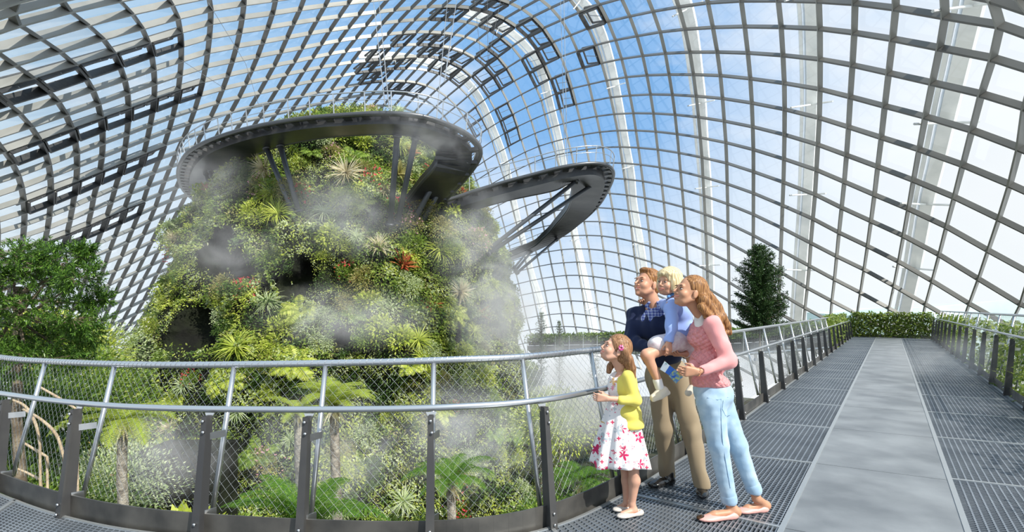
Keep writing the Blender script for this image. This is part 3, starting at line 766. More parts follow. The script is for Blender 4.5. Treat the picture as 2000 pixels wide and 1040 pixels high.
def frond_geo(base, az, L, lift, seed=0, npin=26, pin=.28, curl=1.5, sub=False):
    """one fern frond: pinnae in pairs along an arching rib"""
    r = np.random.default_rng(seed); t = np.linspace(0.08, 1, npin); e = lift-curl*t**1.3
    dx = np.concatenate([[0], np.cumsum(np.cos(e[:-1])*np.diff(t))])*L; dz = np.concatenate([[0], np.cumsum(np.sin(e[:-1])*np.diff(t))])*L
    h = np.array([math.cos(az), math.sin(az), 0]); side = np.array([-h[1], h[0], 0])
    Pt = base+np.outer(dx, h)+np.outer(dz, [0,0,1]); tang = unit(np.gradient(Pt, axis=0)); pl = pin*L*np.sin(np.pi*np.clip(t*.93+.05, 0, 1))**.8
    Vs = []
    nn = unit(np.cross(tang, side)); nn *= np.sign(nn[:,2:3]+1e-6)
    for s_ in (1, -1):
        D = side*s_+tang*.45-np.array([0,0,.18])+r.normal(size=Pt.shape)*.06
        if not sub:
            V, F = leaves(Pt, D, pl, .20, .1, up=nn*3, rng=r); Vs.append((V, F))
        else:
            D = unit(D)
            for q in np.linspace(.06, .95, 9):
                for s2 in (1, -1):
                    Pq = Pt+D*(pl*q)[:, None]; D2 = tang*s2+D*.5; V, F = leaves(Pq, D2, pl*.19*(1-.75*q)+.012, .36, .05, up=nn*3, rng=r); Vs.append((V, F))
    rw = .006*L+.004; V = np.stack([Pt-side*rw, Pt+side*rw], 1).reshape(-1, 3)
    F = np.array([(2*i, 2*i+1, 2*i+3, 2*i+2) for i in range(len(Pt)-1)]); Vs.append((V, F))
    return join(Vs)
def fern_geo(L=1.0, n_=13, lift=1.0, seed=0, **k):
    r = np.random.default_rng(seed)
    return join([frond_geo(np.zeros(3), 6.283*i/n_+r.normal()*.15, L*(.8+.35*r.random()), lift+r.normal()*.15, seed=seed*50+i, **k) for i in range(n_)])
def strap_geo(n_=40, L=.7, w=.06, seed=0, lift=1.1, curl=1.2, segs=5):
    r = np.random.default_rng(seed); Vs = []
    for i in range(n_):
        az = r.random()*6.283; li = lift*(.6+.6*r.random()); l = L*(.6+.6*r.random()); t = np.linspace(0, 1, segs+1); e = li-curl*t*(.6+.8*r.random())
        dx = np.concatenate([[0], np.cumsum(np.cos(e[:-1]))])/segs*l; dz = np.concatenate([[0], np.cumsum(np.sin(e[:-1]))])/segs*l
        h = np.array([math.cos(az), math.sin(az), 0]); s_ = np.array([-h[1], h[0], 0]); ww = w*np.sin(np.pi*np.clip(t*.85+.15, 0, 1))+.004
        Pt = np.outer(dx, h)+np.outer(dz, [0,0,1]); V = np.stack([Pt-s_*ww[:, None]/2, Pt+s_*ww[:, None]/2], 1).reshape(-1, 3)
        Vs.append((V, np.array([(2*k, 2*k+1, 2*k+3, 2*k+2) for k in range(segs)])))
    return join(Vs)
def trail_geo(n_=16, L=1.1, leaf=.14, seed=0):
    r = np.random.default_rng(seed); Cs = []; Ds = []
    for i in range(n_):
        az = r.random()*6.283; out_ = .25+.35*r.random(); m = 16; t = np.linspace(0, 1, m); h = np.array([math.cos(az), math.sin(az), 0])
        Pt = np.outer(np.sin(t*1.6)*out_, h)+np.outer(-t**1.6*L*(.6+.6*r.random())+.25*np.sin(t*3), [0,0,1]); Cs.append(Pt); Ds.append(r.normal(size=Pt.shape)*.6+h*.6+np.array([0,0,-.5]))
    C = np.vstack(Cs); D = np.vstack(Ds); return leaves(C, D, leaf*(.7+.6*r.random(len(C))), .5, .4, rng=r)

# ---- continuous leaf carpet (nobody could count it): part of the mountain
nL = 420000
th = RNG.uniform(-math.pi-.45, .45, nL); z = RNG.uniform(-12.5, ZTOP, nL)
c, r = m_prof(z); keep = RNG.random(nL) < (r/ r.max())**.8+.15; th = th[keep]; z = z[keep]
p0 = m_point(th, z); e = .03; dth = m_point(th+e/8, z)-p0; dzv = m_point(th, z+e)-p0; nn = unit(np.cross(dth, dzv)); outw = np.stack([np.cos(th), np.sin(th), 0*th], 1); nn *= np.sign((nn*outw).sum(1))[:, None]
cvv = cave(p0); keep = RNG.random(len(p0)) > cvv*1.35; p0 = p0[keep]; nn = nn[keep]
clump = vnoise(p0[:,0], p0[:,1], p0[:,2], 2.3, 9)+.5*vnoise(p0[:,0], p0[:,1], p0[:,2], 5.5, 19); p0 = p0+nn*(np.clip(.36*clump+.16, .02, 1.1)*(.6+.7*RNG.random(len(p0))))[:, None]
big = np.clip(vnoise(p0[:,0], p0[:,1], p0[:,2], .8, 12)*.5+.5, 0, 1)
D = unit(nn*.55+RNG.normal(size=nn.shape)*.6+np.array([0,0,-.15]))
V, F = leaves(p0, D, (.085+.13*big)*(.6+.8*RNG.random(len(p0))), .46, .5, up=nn*.9)
carpet = obj('foliage_carpet', mesh_np('foliage_carpet', V-np.array(mountain.location), F), M_CARPET, mountain); carpet['kind'] = 'stuff'

# ---- plants one could pick out, each its own object
def proto(name, geo, m, extra=()):
    me = mesh_np(name, *geo); me.materials.append(m); ex = []
    for en, eg, em in extra: q = mesh_np(en, *eg); q.materials.append(em); ex.append((en, q))
    return (name, me, ex)
def flowers(R, n_, L, seed, z0=.2):
    r = np.random.default_rng(seed); d = unit(r.normal(size=(n_,3))+np.array([0,0,.6])); C = d*R*(.8+.25*r.random((n_,1))); Vs = []
    for k in range(4):
        a = r.normal(size=(n_,3)); Vs.append(leaves(C, a+d, L*(.7+.5*r.random(n_)), .8, 0, up=d, rng=r))
    return join(Vs)
KINDS = {
 'dark_shrub': ([proto('shrub', shrub_geo(.85, 1100, .09, .5, 11, 1), M_LDK), proto('shrub', shrub_geo(.75, 1100, .08, .5, 12, 2), M_LMID)], 'small-leaved dark green shrub'),
 'yellow_shrub': ([proto('shrub', shrub_geo(.85, 900, .11, .45, 10, 3), M_LYEL), proto('shrub', shrub_geo(.7, 420, .17, .5, 8, 4), M_LYEL)], 'yellow-green leafy shrub'),
 'pale_shrub': ([proto('shrub', shrub_geo(.8, 1000, .085, .5, 11, 5), M_LPAL)], 'pale grey-green shrub'),
 'olive_shrub': ([proto('shrub', shrub_geo(.9, 1000, .09, .4, 11, 6), M_LOLV)], 'olive brown leafy shrub'),
 'fern': ([proto('fern', fern_geo(1.15, 12, .9, 7), M_LYEL), proto('fern', fern_geo(1.0, 12, .8, 8), M_LMID)], 'arching fern with feathered fronds'),
 'sedge': ([proto('sedge_tuft', strap_geo(110, 1.0, .03, 9, 1.2, 1.9), M_LYEL), proto('sedge_tuft', strap_geo(90, .9, .03, 10, 1.2, 1.9), M_LPAL)], 'tuft of fine arching grass leaves'),
 'bromeliad': ([proto('bromeliad', strap_geo(34, .75, .10, 11, 1.2, 1.0), M_LRED), proto('bromeliad', strap_geo(30, .8, .10, 12, 1.2, 1.0), M_LOLV)], 'spiky rosette bromeliad'),
 'red_flower': ([proto('flowering_shrub', shrub_geo(.7, 800, .09, .5, 10, 13), M_LMID, [('flowers', flowers(.68, 60, .07, 14), M_FLRED)])], 'green shrub dotted with red flowers'),
 'pink_flower': ([proto('flowering_shrub', shrub_geo(.75, 800, .09, .5, 10, 15), M_LOLV, [('flowers', flowers(.72, 45, .07, 16), M_FLPINK)])], 'shrub dotted with pale pink flowers'),
 'white_flower': ([proto('flowering_shrub', shrub_geo(.8, 800, .10, .42, 10, 21), M_LYEL, [('flowers', flowers(.76, 30, .08, 22), M_FLWHITE)])], 'shrub dotted with white flowers'),
 'trailing': ([proto('trailing_plant', join([trail_geo(18, 1.3, .17, 17), shrub_geo(.45, 120, .15, .5, 5, 41)]), M_LYEL), proto('trailing_plant', join([trail_geo(16, 1.2, .14, 18), shrub_geo(.4, 120, .14, .5, 5, 42)]), M_LMID)], 'trailing plant with hanging leafy stems'),
 'bush_dark': ([proto('bush', shrub_geo(2.3, 6500, .12, .45, 26, 61, .9), M_LDK)], 'big dark bush'),
 'bush_mid': ([proto('bush', shrub_geo(2.3, 6500, .12, .45, 26, 62, .9), M_LMID)], 'big green bush'),
 'bush_yel': ([proto('bush', shrub_geo(2.3, 6000, .13, .45, 24, 63, .9), M_LYEL)], 'big yellow-green bush'),
 'bush_pale': ([proto('bush', shrub_geo(2.2, 6500, .10, .4, 26, 64, .9), M_LPAL)], 'big pale bush'),
 'straw': ([proto('grass_clump', strap_geo(120, .9, .03, 19, 1.4, 1.3), M_STRAW)], 'straw-coloured grass clump'),
}
def put(kind, p, nrm_, s, label, group, lean=.5, cat='plant', rng=random):
    pr = KINDS[kind][0]; name, me, ex = pr[rng.randrange(len(pr))]
    o = obj(name, me, None, None, tuple(p), label=label, cat=cat, group=group)
    up = (Vector(nrm_)*lean+Vector((0,0,1))*(1-lean)).normalized()
    o.rotation_mode = 'QUATERNION'; q = up.to_track_quat('Z', 'Y'); o.rotation_quaternion = q @ Matrix.Rotation(rng.random()*6.28, 3, 'Z').to_quaternion(); o.scale = (s, s, s)
    for en, em in ex: obj(en, em, None, o, kind='stuff')
    return o
def zone(px, py):
    if py < 262: return 'on the summit behind the high railing'
    v = 'upper' if py < 430 else ('middle' if py < 600 else 'lower')
    h = 'left side' if px < 520 else ('middle' if px < 800 else 'right side')
    if py > 700: return 'on the mountain foot behind the mesh railing, '+h
    return 'on the '+v+' mountain slope, '+h
rp = random.Random(5); placed = []
cnt = 0
for tries in range(9000):
    if cnt >= 290: break
    th_ = rp.uniform(-math.pi-.15, .15); z_ = rp.uniform(-11, ZTOP)
    p = m_point([th_], [z_])[0]; nr = np.array([math.cos(th_), math.sin(th_), .25])
    px, py = 1000+1000*p[0]/p[1], HOR-(p[2]-EYE)*1000/p[1]
    if py > 1060 or px < 0: continue
    if cave(np.array([p]))[0] > .25: continue
    if any(abs(px-a)+abs(py-b) < 26 for a, b in placed): continue
    placed.append((px, py)); cnt += 1
    zn = .5+.5*math.sin(px*.013+2)*math.cos(py*.017)
    w = dict(dark_shrub=3, yellow_shrub=5.5*(px/900+.2), pale_shrub=1.2+2*(px > 600), olive_shrub=2.0, fern=4, sedge=2.4, bromeliad=.9*(py < 450)+.25, red_flower=1.8*(px < 900), pink_flower=.9*(px < 620)+.3, trailing=2.6, straw=.5, white_flower=.3)
    ks = list(w); k = rp.choices(ks, [w[q] for q in ks])[0]
    s = (.85+.75*rp.random())*(1.0 if py < 700 else .85)
    put(k, p, nr, s, KINDS[k][1]+' '+zone(px, py), 'plants covering the mountain', .55, rng=rp)
# particular plants the photo shows
for kind, px, py, s, lab in [('bromeliad', 777, 343, 1.5, 'large red spiky bromeliad between the two slanting struts of the walkway'),
    ('bromeliad', 800, 300, 1.0, 'small orange bromeliad just above the large red one'),
    ('straw', 522, 335, 1.3, 'cream plume-like grass clump beside the pair of left struts'), ('straw', 677, 345, 1.6, 'straw-coloured grass clump in the middle of the upper slope'),
    ('pink_flower', 675, 208, .9, 'pink flowering shrub on the summit behind the railing'), ('bromeliad', 733, 200, 1.1, 'reddish spiky plant on the summit, at the highest point'),
    ('sedge', 800, 205, 1.2, 'yellow grassy tuft on the summit right of the reddish plant'), ('sedge', 850, 225, 1.1, 'grassy tuft at the right end of the summit'),
    ('straw', 893, 573, 1.3, 'white striped spider-like rosette on the right of the mountain'), ('white_flower', 235, 645, 1.2, 'white flowering shrub at the left foot of the mountain'),
    ('white_flower', 300, 640, 1.0, 'white flowering shrub just right of another at the left mountain foot')]:
    h = m_hit(px, py, .3)
    if h is None: xt = (px-1000)/1000*(MY-1.5); xt = max(float(_pc[-1])-float(_pr[-1])*.8, min(float(_pc[-1])+float(_pr[-1])*.8, xt)); h = Vector((xt, MY-1.5, ZTOP+.15))
    c_, r_ = m_prof(h.z); put(kind, h, (h.x-float(c_), h.y-MY, 2), s, lab, None, .5, rng=rp)

# ================================================================== HANGING WALKWAY (dark steel, wraps round the mountain)
HW = 10.2
def level(px, py, H=HW):
    Y = H*1000/(HOR-py); return Vector(((px-1000)/1000*Y, Y, EYE+H))
M_WALK = mat('charcoal_steel_deck', (.050,.052,.058), .38, .45, vary=(.6, (.10,.10,.10), .45, .7))
M_WALKE = mat('charcoal_edge_beam', (.10,.105,.115), .35, .5)
M_STRUT = mat('slate_painted_tube', (.085,.095,.11), .4, .3)
def deck(edge_pts, width, side, label, W2=None, rail_h=1.12, inner_rail=False, keel=.42, gap=(.66,.93)):
    """edge_pts: outer edge; width: list of widths towards the inner side; side: which way is inner (+1 left of travel)"""
    m = len(edge_pts); O = edge_pts; t = [(O[min(i+1, m-1)]-O[max(i-1, 0)]).normalized() for i in range(m)]
    inn = [Vector((-q.y, q.x, 0)).normalized()*side for q in t]
    for _ in range(3): inn = [(inn[max(i-1,0)]+inn[i]+inn[min(i+1,m-1)]).normalized() for i in range(m)]
    w = [np.interp(i/(m-1), np.linspace(0, 1, len(width)), width) for i in range(m)]
    root = empty('hanging_walkway', O[0], label=label, cat='walkway'); o_ = O[0].copy()
    q = lambda i, f, z=0.0: O[i]+inn[i]*(w[i]*f)+Vector((0,0,z))-o_
    mb = MB(); mb.strip([q(i, .20) for i in range(m)], [q(i, 1.0) for i in range(m)], .0, -keel); mb.build('box_girder', M_WALK, root)
    mb = MB(); mb.strip([q(i, .02) for i in range(m)], [q(i, .11) for i in range(m)], .05, -.10); mb.build('edge_beam', M_WALKE, root)
    mb = MB(); mb.tube([q(i, .0, -.02) for i in range(m)], .13, 8); mb.build('edge_tube', M_WALKE, root, smooth=True)
    mb = MB(); mb.tube([q(i, .98, -keel+.05) for i in range(m)], .09, 8); mb.build('lower_chord', M_WALKE, root, smooth=True)
    L = 0; nxt = 0; k = 0; nxp = 0; npost = 0; nbr = 0
    for i in range(m-1):
        if L >= nxt and nbr < 99:
            nb = MB(); nb.bar(q(i, .04, -.05), q(i, .30, -.12), .42, .2); nb.build('outrigger', M_WALK, root); nxt += 1.05; nbr += 1
        if L >= nxp:
            for f in ((.03, .97) if inner_rail else (.03,)):
                nb = MB(); nb.tube([q(i, f, .0), q(i, f-.05 if f < .5 else f+.05, rail_h)], .035, 5); nb.build('rail_post', M_RAIL, root)
            nxp += 1.5
        L += (O[i+1]-O[i]).length
    for f in ((-.02, 1.02) if inner_rail else (-.02,)):
        mb = MB(); mb.tube([q(i, f, rail_h) for i in range(0, m)], .035, 6); mb.build('handrail', M_RAIL, root, smooth=True)
        mb = MB(); mb.tube([q(i, f+.01, rail_h*.62) for i in range(0, m)], .018, 5); mb.build('lower_rail', M_RAIL, root, smooth=True)
    return root, q, o_, inn, w
ring_px = [(430,412),(392,398),(362,376),(349,350),(350,325),(366,299),(398,279),(440,263),(490,249),(540,239),(600,230),(660,225),(730,221),(785,222),(830,228),(868,240),(900,254),(925,271),(939,291),(934,314),(912,345),(880,380),(856,402)]
RH = [10.2]*(len(ring_px)-8)+[10.1, 10.0, 9.8, 9.4, 8.9, 8.2, 7.5, 7.0]
ringO = resample(spline([level(x, y, h) for (x, y), h in zip(ring_px, RH)], 6), step=.35)
rw = [2.6,2.6,2.7,2.9,3.3,3.6,3.5,3.2,2.7,2.3,2.1,2.0,2.1,2.3,2.6,2.8,2.8]
ring, rq, ro, rinn, rww = deck(ringO, rw, 1, 'dark steel walkway hung high round the front of the mountain')
# right-hand loop, sinking back to the mountain
armc = []
for x, y, H in [(868,392,7.2),(895,384,7.5),(930,372,7.9),(980,357,8.4),(1040,341,8.9),(1100,326,9.3),(1150,319,9.6),(1180,321,9.7),(1196,331,9.7),(1197,348,9.6),(1187,372,9.4),(1168,402,9.0),(1130,437,8.1),(1085,464,7.1),(1040,484,6.2),(990,503,5.3)]:
    armc.append(level(x, y, H))
armO = resample(spline(armc, 6), step=.35)
arm, aq, ao, ainn, aww = deck(armO, [2.8,3.1,3.3,3.3,3.2,3.0,2.9,2.9,2.9,2.8,2.6,2.4], 1, 'dark steel walkway loop swinging out to the right of the mountain', inner_rail=False, keel=.62)
def strut(a, b, r, label, grp):
    o = empty('support_strut', b, label=label, cat='strut', group=grp)
    b = Vector(b); d = Vector(a)-b
    mb = MB(); mb.tube([(0,0,0), d], r, 10); mb.build('tube', M_STRUT, o, smooth=True)
    for f in (.985, .015):
        mb = MB(); mb.tube([d*(f-.012), d*(f+.012)], r*1.5, 10); mb.build('end_collar', M_WALKE, o, smooth=True)
ST = [((402,338),(428,425),.13,'pair of slim pale struts at the left end of the hanging walkway'),((411,334),(434,422),.13,'pair of slim pale struts at the left end of the hanging walkway'),
      ((520,289),(574,420),.16,'left pair of dark struts under the hanging walkway'),((547,284),(584,416),.16,'left pair of dark struts under the hanging walkway'),
      ((776,262),(762,440),.17,'middle pair of dark struts under the hanging walkway'),((812,267),(776,438),.17,'middle pair of dark struts under the hanging walkway'),
      ((878,300),(803,442),.17,'right pair of dark struts under the hanging walkway bend'),((890,312),(822,440),.17,'right pair of dark struts under the hanging walkway bend')]
for (a, b, r, lab) in ST:
    h = m_hit(b[0], b[1], .2) or P(b[0], b[1], MY)
    A = level(*a, HW-.45); strut(A, h, r, lab, lab)
for (a, Ha, b, r, lab) in [((1128,352),9.1,(946,494),.15,'upper pair of struts bracing the right walkway loop'),((1161,359),9.3,(950,498),.15,'upper pair of struts bracing the right walkway loop'),
      ((1038,492),5.7,(1006,530),.11,'short strut under the foot of the right walkway loop'),((1032,490),5.7,(1004,524),.09,'slim strut beside the short strut under the loop'),((1088,468),6.7,(1009,534),.12,'long thin strut under the foot of the right walkway loop')]:
    h = m_hit(b[0], b[1], .9) or P(b[0], b[1], MY-2)
    strut(level(*a, Ha), h, r, lab, lab if 'pair' in lab else None)
# hanger cables from the dome
M_CABLE = mat('steel_cable', (.45,.46,.48), .4, .6)
for (x0, y0), (x1, y1), lab in [((727,-20),(752,205),'thin hanger cable rising from the summit'),((738,-20),(760,212),'thin hanger cable rising beside the first from the summit'),((876,-20),(852,240),'thin hanger cable above the right bend of the hanging walkway'),
    ((895,-20),(868,160),'slanting hanger cable meeting the dome top centre'),((952,-20),(953,120),'vertical hanger cable above the bend'),((982,-20),(953,120),'slanting hanger cable right of the vertical one'),((925,-20),(941,130),'short hanger cable left of the vertical one'),
    ((1094,-20),(1104,330),'left one of the two long hanger cables above the right loop'),((1101,-20),(1108,325),'right one of the two long hanger cables above the right loop'),
    ((407,5),(480,125),'diagonal bracing cable under the left dome'),((480,125),(505,205),'lower length of the diagonal bracing cable under the left dome'),((355,118),(437,172),'short diagonal bracing cable left of the long one')]:
    a = shell(x0, y0, -1.2); b = level(x1, y1) if y1 > 140 and x1 > 700 else shell(x1, y1, -1.2)
    mb = MB(); o_ = b.copy(); mb.tube([a-o_, Vector((0,0,0))], .03, 4); o = mb.build('hanger_cable', M_CABLE, None, label=lab, cat='cable'); o.location = o_

# ================================================================== GROUND, TREES, HEDGES
M_SOIL = mat('dark_soil', (.03,.027,.018), .95, 0, vary=(.5, (.05,.06,.025), .4, .65))
gmb = MB(); ng = 56; R_ = 75
gv = []; 
def ground_z(x, y):
    # planted bank rising in front of the lookout, dropping away to the right
    bank = 6.2*math.exp(-((x+7)/9.0)**2-((y-13)/8.0)**2)
    return ZG+bank+.5*math.sin(x*.5)*math.cos(y*.43)
for i in range(ng+1):
    for j in range(ng+1):
        x = -50+100*i/ng; y = -12+95*j/ng; gv.append((x, y, ground_z(x, y)))
gf2 = [(i*(ng+1)+j, (i+1)*(ng+1)+j, (i+1)*(ng+1)+j+1, i*(ng+1)+j+1) for i in range(ng) for j in range(ng)]
gmb.add(gv, gf2); gmb.build('floor_lower', M_SOIL, None, kind='structure', label='dark planted ground far below the walkway')
# low leafy ground cover (uncountable)
nC = 90000
gx = RNG.uniform(-22, 10, nC); gy = RNG.uniform(5.5, 34, nC)
gz = np.array([ground_z(a, b) for a, b in zip(gx, gy)])
pxg = 1000+1000*gx/gy; kp = (pxg > -250) & (pxg < 1500); gx, gy, gz = gx[kp], gy[kp], gz[kp]
hgt = .35+.5*(vnoise(gx, gy, gz*0, 1.3, 50)*.5+.5)*RNG.random(len(gx))
C = np.stack([gx, gy, gz+hgt], 1); D = RNG.normal(size=C.shape)*.8+np.array([0,-.2,.35])
V, F = leaves(C, D, .08+.10*RNG.random(len(C)), .48, .4)
o = obj('ground_cover', mesh_np('ground_cover', V, F), M_CARPET, None, label='low leafy ground cover below the railing', cat='plants', kind='stuff')
rp = random.Random(21)
n5 = 0
# bushes on the bank between the railing and the mountain
placed2 = []
for tr_i in range(3000):
    if n5 >= 62: break
    px = rp.uniform(-20, 1330); Y = rp.uniform(8.5, 24)
    x = (px-1000)/1000*Y; zg = ground_z(x, Y); 
    if any((x-a)**2+(Y-b)**2 < 1.6 for a, b in placed2): continue
    cx_, r_ = m_prof(zg+1)
    if (x-cx_)**2+(Y-MY)**2 < (r_+.5)**2: continue
    placed2.append((x, Y)); n5 += 1
    k = rp.choices(['dark_shrub','yellow_shrub','olive_shrub','fern','white_flower','trailing','pale_shrub','pink_flower'], [3,3,2,2.4,.6,1,1.4,.8])[0]
    s = 1.3+1.2*rp.random()
    side = 'left' if px < 350 else ('middle' if px < 800 else ('right' if px < 1100 else 'far right'))
    dist = 'near' if Y < 13 else ('further' if Y < 18 else 'furthest')
    put(k, (x, Y, zg+.5*s), (0,0,1), s, KINDS[k][1]+' on the bank behind the mesh railing, '+dist+', '+side, 'bushes on the bank below the railing', .2, rng=rp)

for k, (px, Y, zt, s, kd, lab) in enumerate([(-60,13,-1.2,1.35,'bush_dark','big dark shrub under the evergreen tree at the left edge'),(60,14.5,-1.6,1.25,'bush_dark','big dark shrub behind the second bay of the railing'),(150,16,-1.0,1.2,'bush_mid','big olive shrub left of the mountain foot'),(20,17.5,.1,1.25,'bush_dark','big dark shrub rising to the handrail at the far left'),
        (110,19,.2,1.25,'bush_yel','big yellow-green shrub rising to the handrail left of the mountain'),(190,20,.0,1.1,'bush_pale','big pale shrub at the left foot of the mountain'),(-90,18,-3.4,1.4,'bush_dark','low big shrub outside the left bays of the railing'),(90,12,-3.6,1.1,'bush_dark','low dark shrub behind the leftmost bays of the railing'),
        (0,12,-3.2,1.0,'bush_mid','low olive shrub behind the leftmost bay of the railing'),(230,14,-3.2,1.0,'bush_pale','pale feathery shrub left of the dark rock wall'),(1090,20,-2.6,1.0,'bush_yel','yellow-green shrub right of the mountain foot'),(1120,14,-4.2,0.9,'bush_dark','dark shrub low behind the mesh, left of the girl'),
        (1190,16,-5.0,1.0,'bush_pale','pale shrub low behind the mesh, beside the girl'),(1060,13,-4.4,0.9,'bush_mid','olive shrub low behind the mesh, right of the mountain foot')]):
    x = (px-1000)/1000*Y; put(kd, (x, Y, zt-.8*s*1.2), (0,0,1), s, lab, None, .1, rng=rp)
def tree_trunk(mb, a, b, r0, r1, bend=.15, seed=0, n=8):
    r = random.Random(seed); a = Vector(a); b = Vector(b); k = 7; pts = []
    for i in range(k+1):
        t = i/k; p = a.lerp(b, t)+Vector((r.uniform(-1,1), r.uniform(-1,1), 0))*bend*math.sin(math.pi*t); pts.append(p)
    mb.tube(pts, [r0+(r1-r0)*i/k for i in range(k+1)], n); return pts
# ---- tree ferns
def tree_fern(px, py_top, Y, L, trunk_r, label, seed, m, lift=.9, nf=14, zb=None, curl=1.6):
    top = P(px, py_top, Y); base = Vector((top.x+.05, top.y, ground_z(top.x, Y) if zb is None else zb))
    root = empty('tree_fern', base, label=label, cat='tree fern', group='tree ferns behind the railing')
    mb = MB(); tree_trunk(mb, (0,0,0), top-base, trunk_r*1.3, trunk_r*.8, .08, seed, 10); mb.build('trunk', M_TRUNK2, root, smooth=True)
    r = random.Random(seed); t0 = np.array(top-base)
    for i in range(nf):
        g_ = frond_geo(t0, 6.283*i/nf+r.uniform(-.15,.15), L*r.uniform(.8,1.2), lift+r.uniform(-.35,.4), seed=seed*40+i, npin=26, pin=.21, sub=True, curl=curl)
        obj('frond', mesh_np('frond', *g_), m, root)
    dead = strap_geo(26, L*.38, .03, seed, -.7, .6); dead = (dead[0]+t0-np.array([0,0,.05]), dead[1]); obj('dead_fronds', mesh_np('dead_fronds', *dead), M_STRAW, root, kind='stuff')
M_TRUNK2 = mat('fern_trunk', (.16,.14,.115), .9, 0, vary=(9, (.34,.31,.26), .4, .62), bump=(22, 1, .05))
M_FERNY = leaf_mat('fern_yellow_green', [(.30,.40,.05),(.42,.50,.08),(.52,.56,.14)], trans=.45)
M_FERNG = leaf_mat('fern_bright_green', [(.07,.17,.02),(.13,.27,.03),(.22,.36,.06)], trans=.45)
tree_fern(652, 792, 9.6, .95, .10, 'pale yellow-green tree fern with a speckled trunk right of the dark centre post', 3, M_FERNY, 1.0)
tree_fern(583, 806, 12.0, .9, .11, 'tree fern with white-streaked trunk just left of the dark centre post', 5, M_FERNY, .9, nf=11)
tree_fern(588, 1032, 5.2, .92, .10, 'large bright green tree fern at the bottom edge behind the railing', 8, M_FERNG, 1.05, nf=15, curl=1.5)
tree_fern(1140, 935, 9.0, .9, .10, 'hazy green fern left of the girl, low behind the mesh', 9, M_FERNG, .6, nf=12)
tree_fern(880, 940, 9.5, 1.0, .10, 'bright feathery fern low behind the mesh, right of centre', 10, M_FERNG, .8, nf=14)
tree_fern(240, 820, 9.5, 1.1, .10, 'pale feathery fern behind the railing at the left', 12, M_FERNY, .6, nf=12)

# ---- conifers
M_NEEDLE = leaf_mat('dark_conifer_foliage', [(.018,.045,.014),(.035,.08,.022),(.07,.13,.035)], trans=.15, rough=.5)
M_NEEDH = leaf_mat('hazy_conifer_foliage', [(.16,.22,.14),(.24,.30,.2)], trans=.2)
def conifer(px, py_top, Y, w_px, label, seed, m=None, py_low=None, dens=1.0, twist=True, group=None):
    """narrow layered conifer; foliage from the top down to row py_low"""
    top = P(px, py_top, Y); base = Vector((top.x, Y, ground_z(top.x, Y)))
    root = empty('conifer', base, label=label, cat='tree', group=group); H = top.z-base.z; rmax = w_px/2*Y/1000
    mb = MB(); tree_trunk(mb, (0,0,0), (0,0,H*.985), .13, .015, .05, seed, 7); mb.build('trunk', M_TRUNK, root, smooth=True)
    zl = 0.5 if py_low is None else (P(px, py_low, Y).z-base.z); r = np.random.default_rng(seed)
    Vs = []; br = MB(); step = .23; zs = np.arange(zl, H-.05, step*.8)
    for z in zs:
        d = (H-z); R = rmax*min(1, (d/2.2)**.62+.08)*(.85+.4*r.random())*(.72+.28*math.sin(z*2.1+seed)**2)
        nb = max(4, int(7+R*5))
        for k in range(nb):
            az = r.random()*6.283; l = R*(.7+.45*r.random()); h = np.array([math.cos(az), math.sin(az), 0]); t = np.linspace(.12, 1, max(3, int(l/.10)))
            Pt = np.outer(t*l, h)+np.outer(z+.12*l*t+.28*l*t*t, [0,0,1])
            br.tube([Vector(Pt[0]*np.array([0,0,1])), Vector(Pt[-1])], [.018, .006], 4, caps=False)
            m_ = int(9*dens); C = np.repeat(Pt, m_, 0)+r.normal(size=(len(Pt)*m_, 3))*.045; D = r.normal(size=C.shape)*.7+h*.7+np.array([0,0,.35])
            Vs.append(leaves(C, D, .085*(.7+.6*r.random(len(C))), .34, 0, rng=r))
    br.build('branches', M_TRUNK, root)
    obj('needles', mesh_np('needles', *join(Vs)), m or M_NEEDLE, root, kind='stuff')
conifer(1484, 476, 19.5, 92, 'tall narrow dark fir tree standing left of the walkway', 4, py_low=648, dens=3.6)
conifer(1410, 690, 15.0, 60, 'dark slim conifer seen through the railing right of the woman', 6, py_low=None, dens=1.6)
conifer(1548, 690, 21.0, 60, 'slim conifer below the railing under the tall fir', 7, dens=1.4)
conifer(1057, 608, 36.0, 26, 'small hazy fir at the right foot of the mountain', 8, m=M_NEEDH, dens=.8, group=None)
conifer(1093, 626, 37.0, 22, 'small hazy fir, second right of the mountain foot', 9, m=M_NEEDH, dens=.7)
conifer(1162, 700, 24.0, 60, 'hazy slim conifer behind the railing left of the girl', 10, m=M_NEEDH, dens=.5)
conifer(1330, 740, 22.0, 50, 'hazy conifer seen between the man and the woman', 11, m=M_NEEDH, dens=.5)
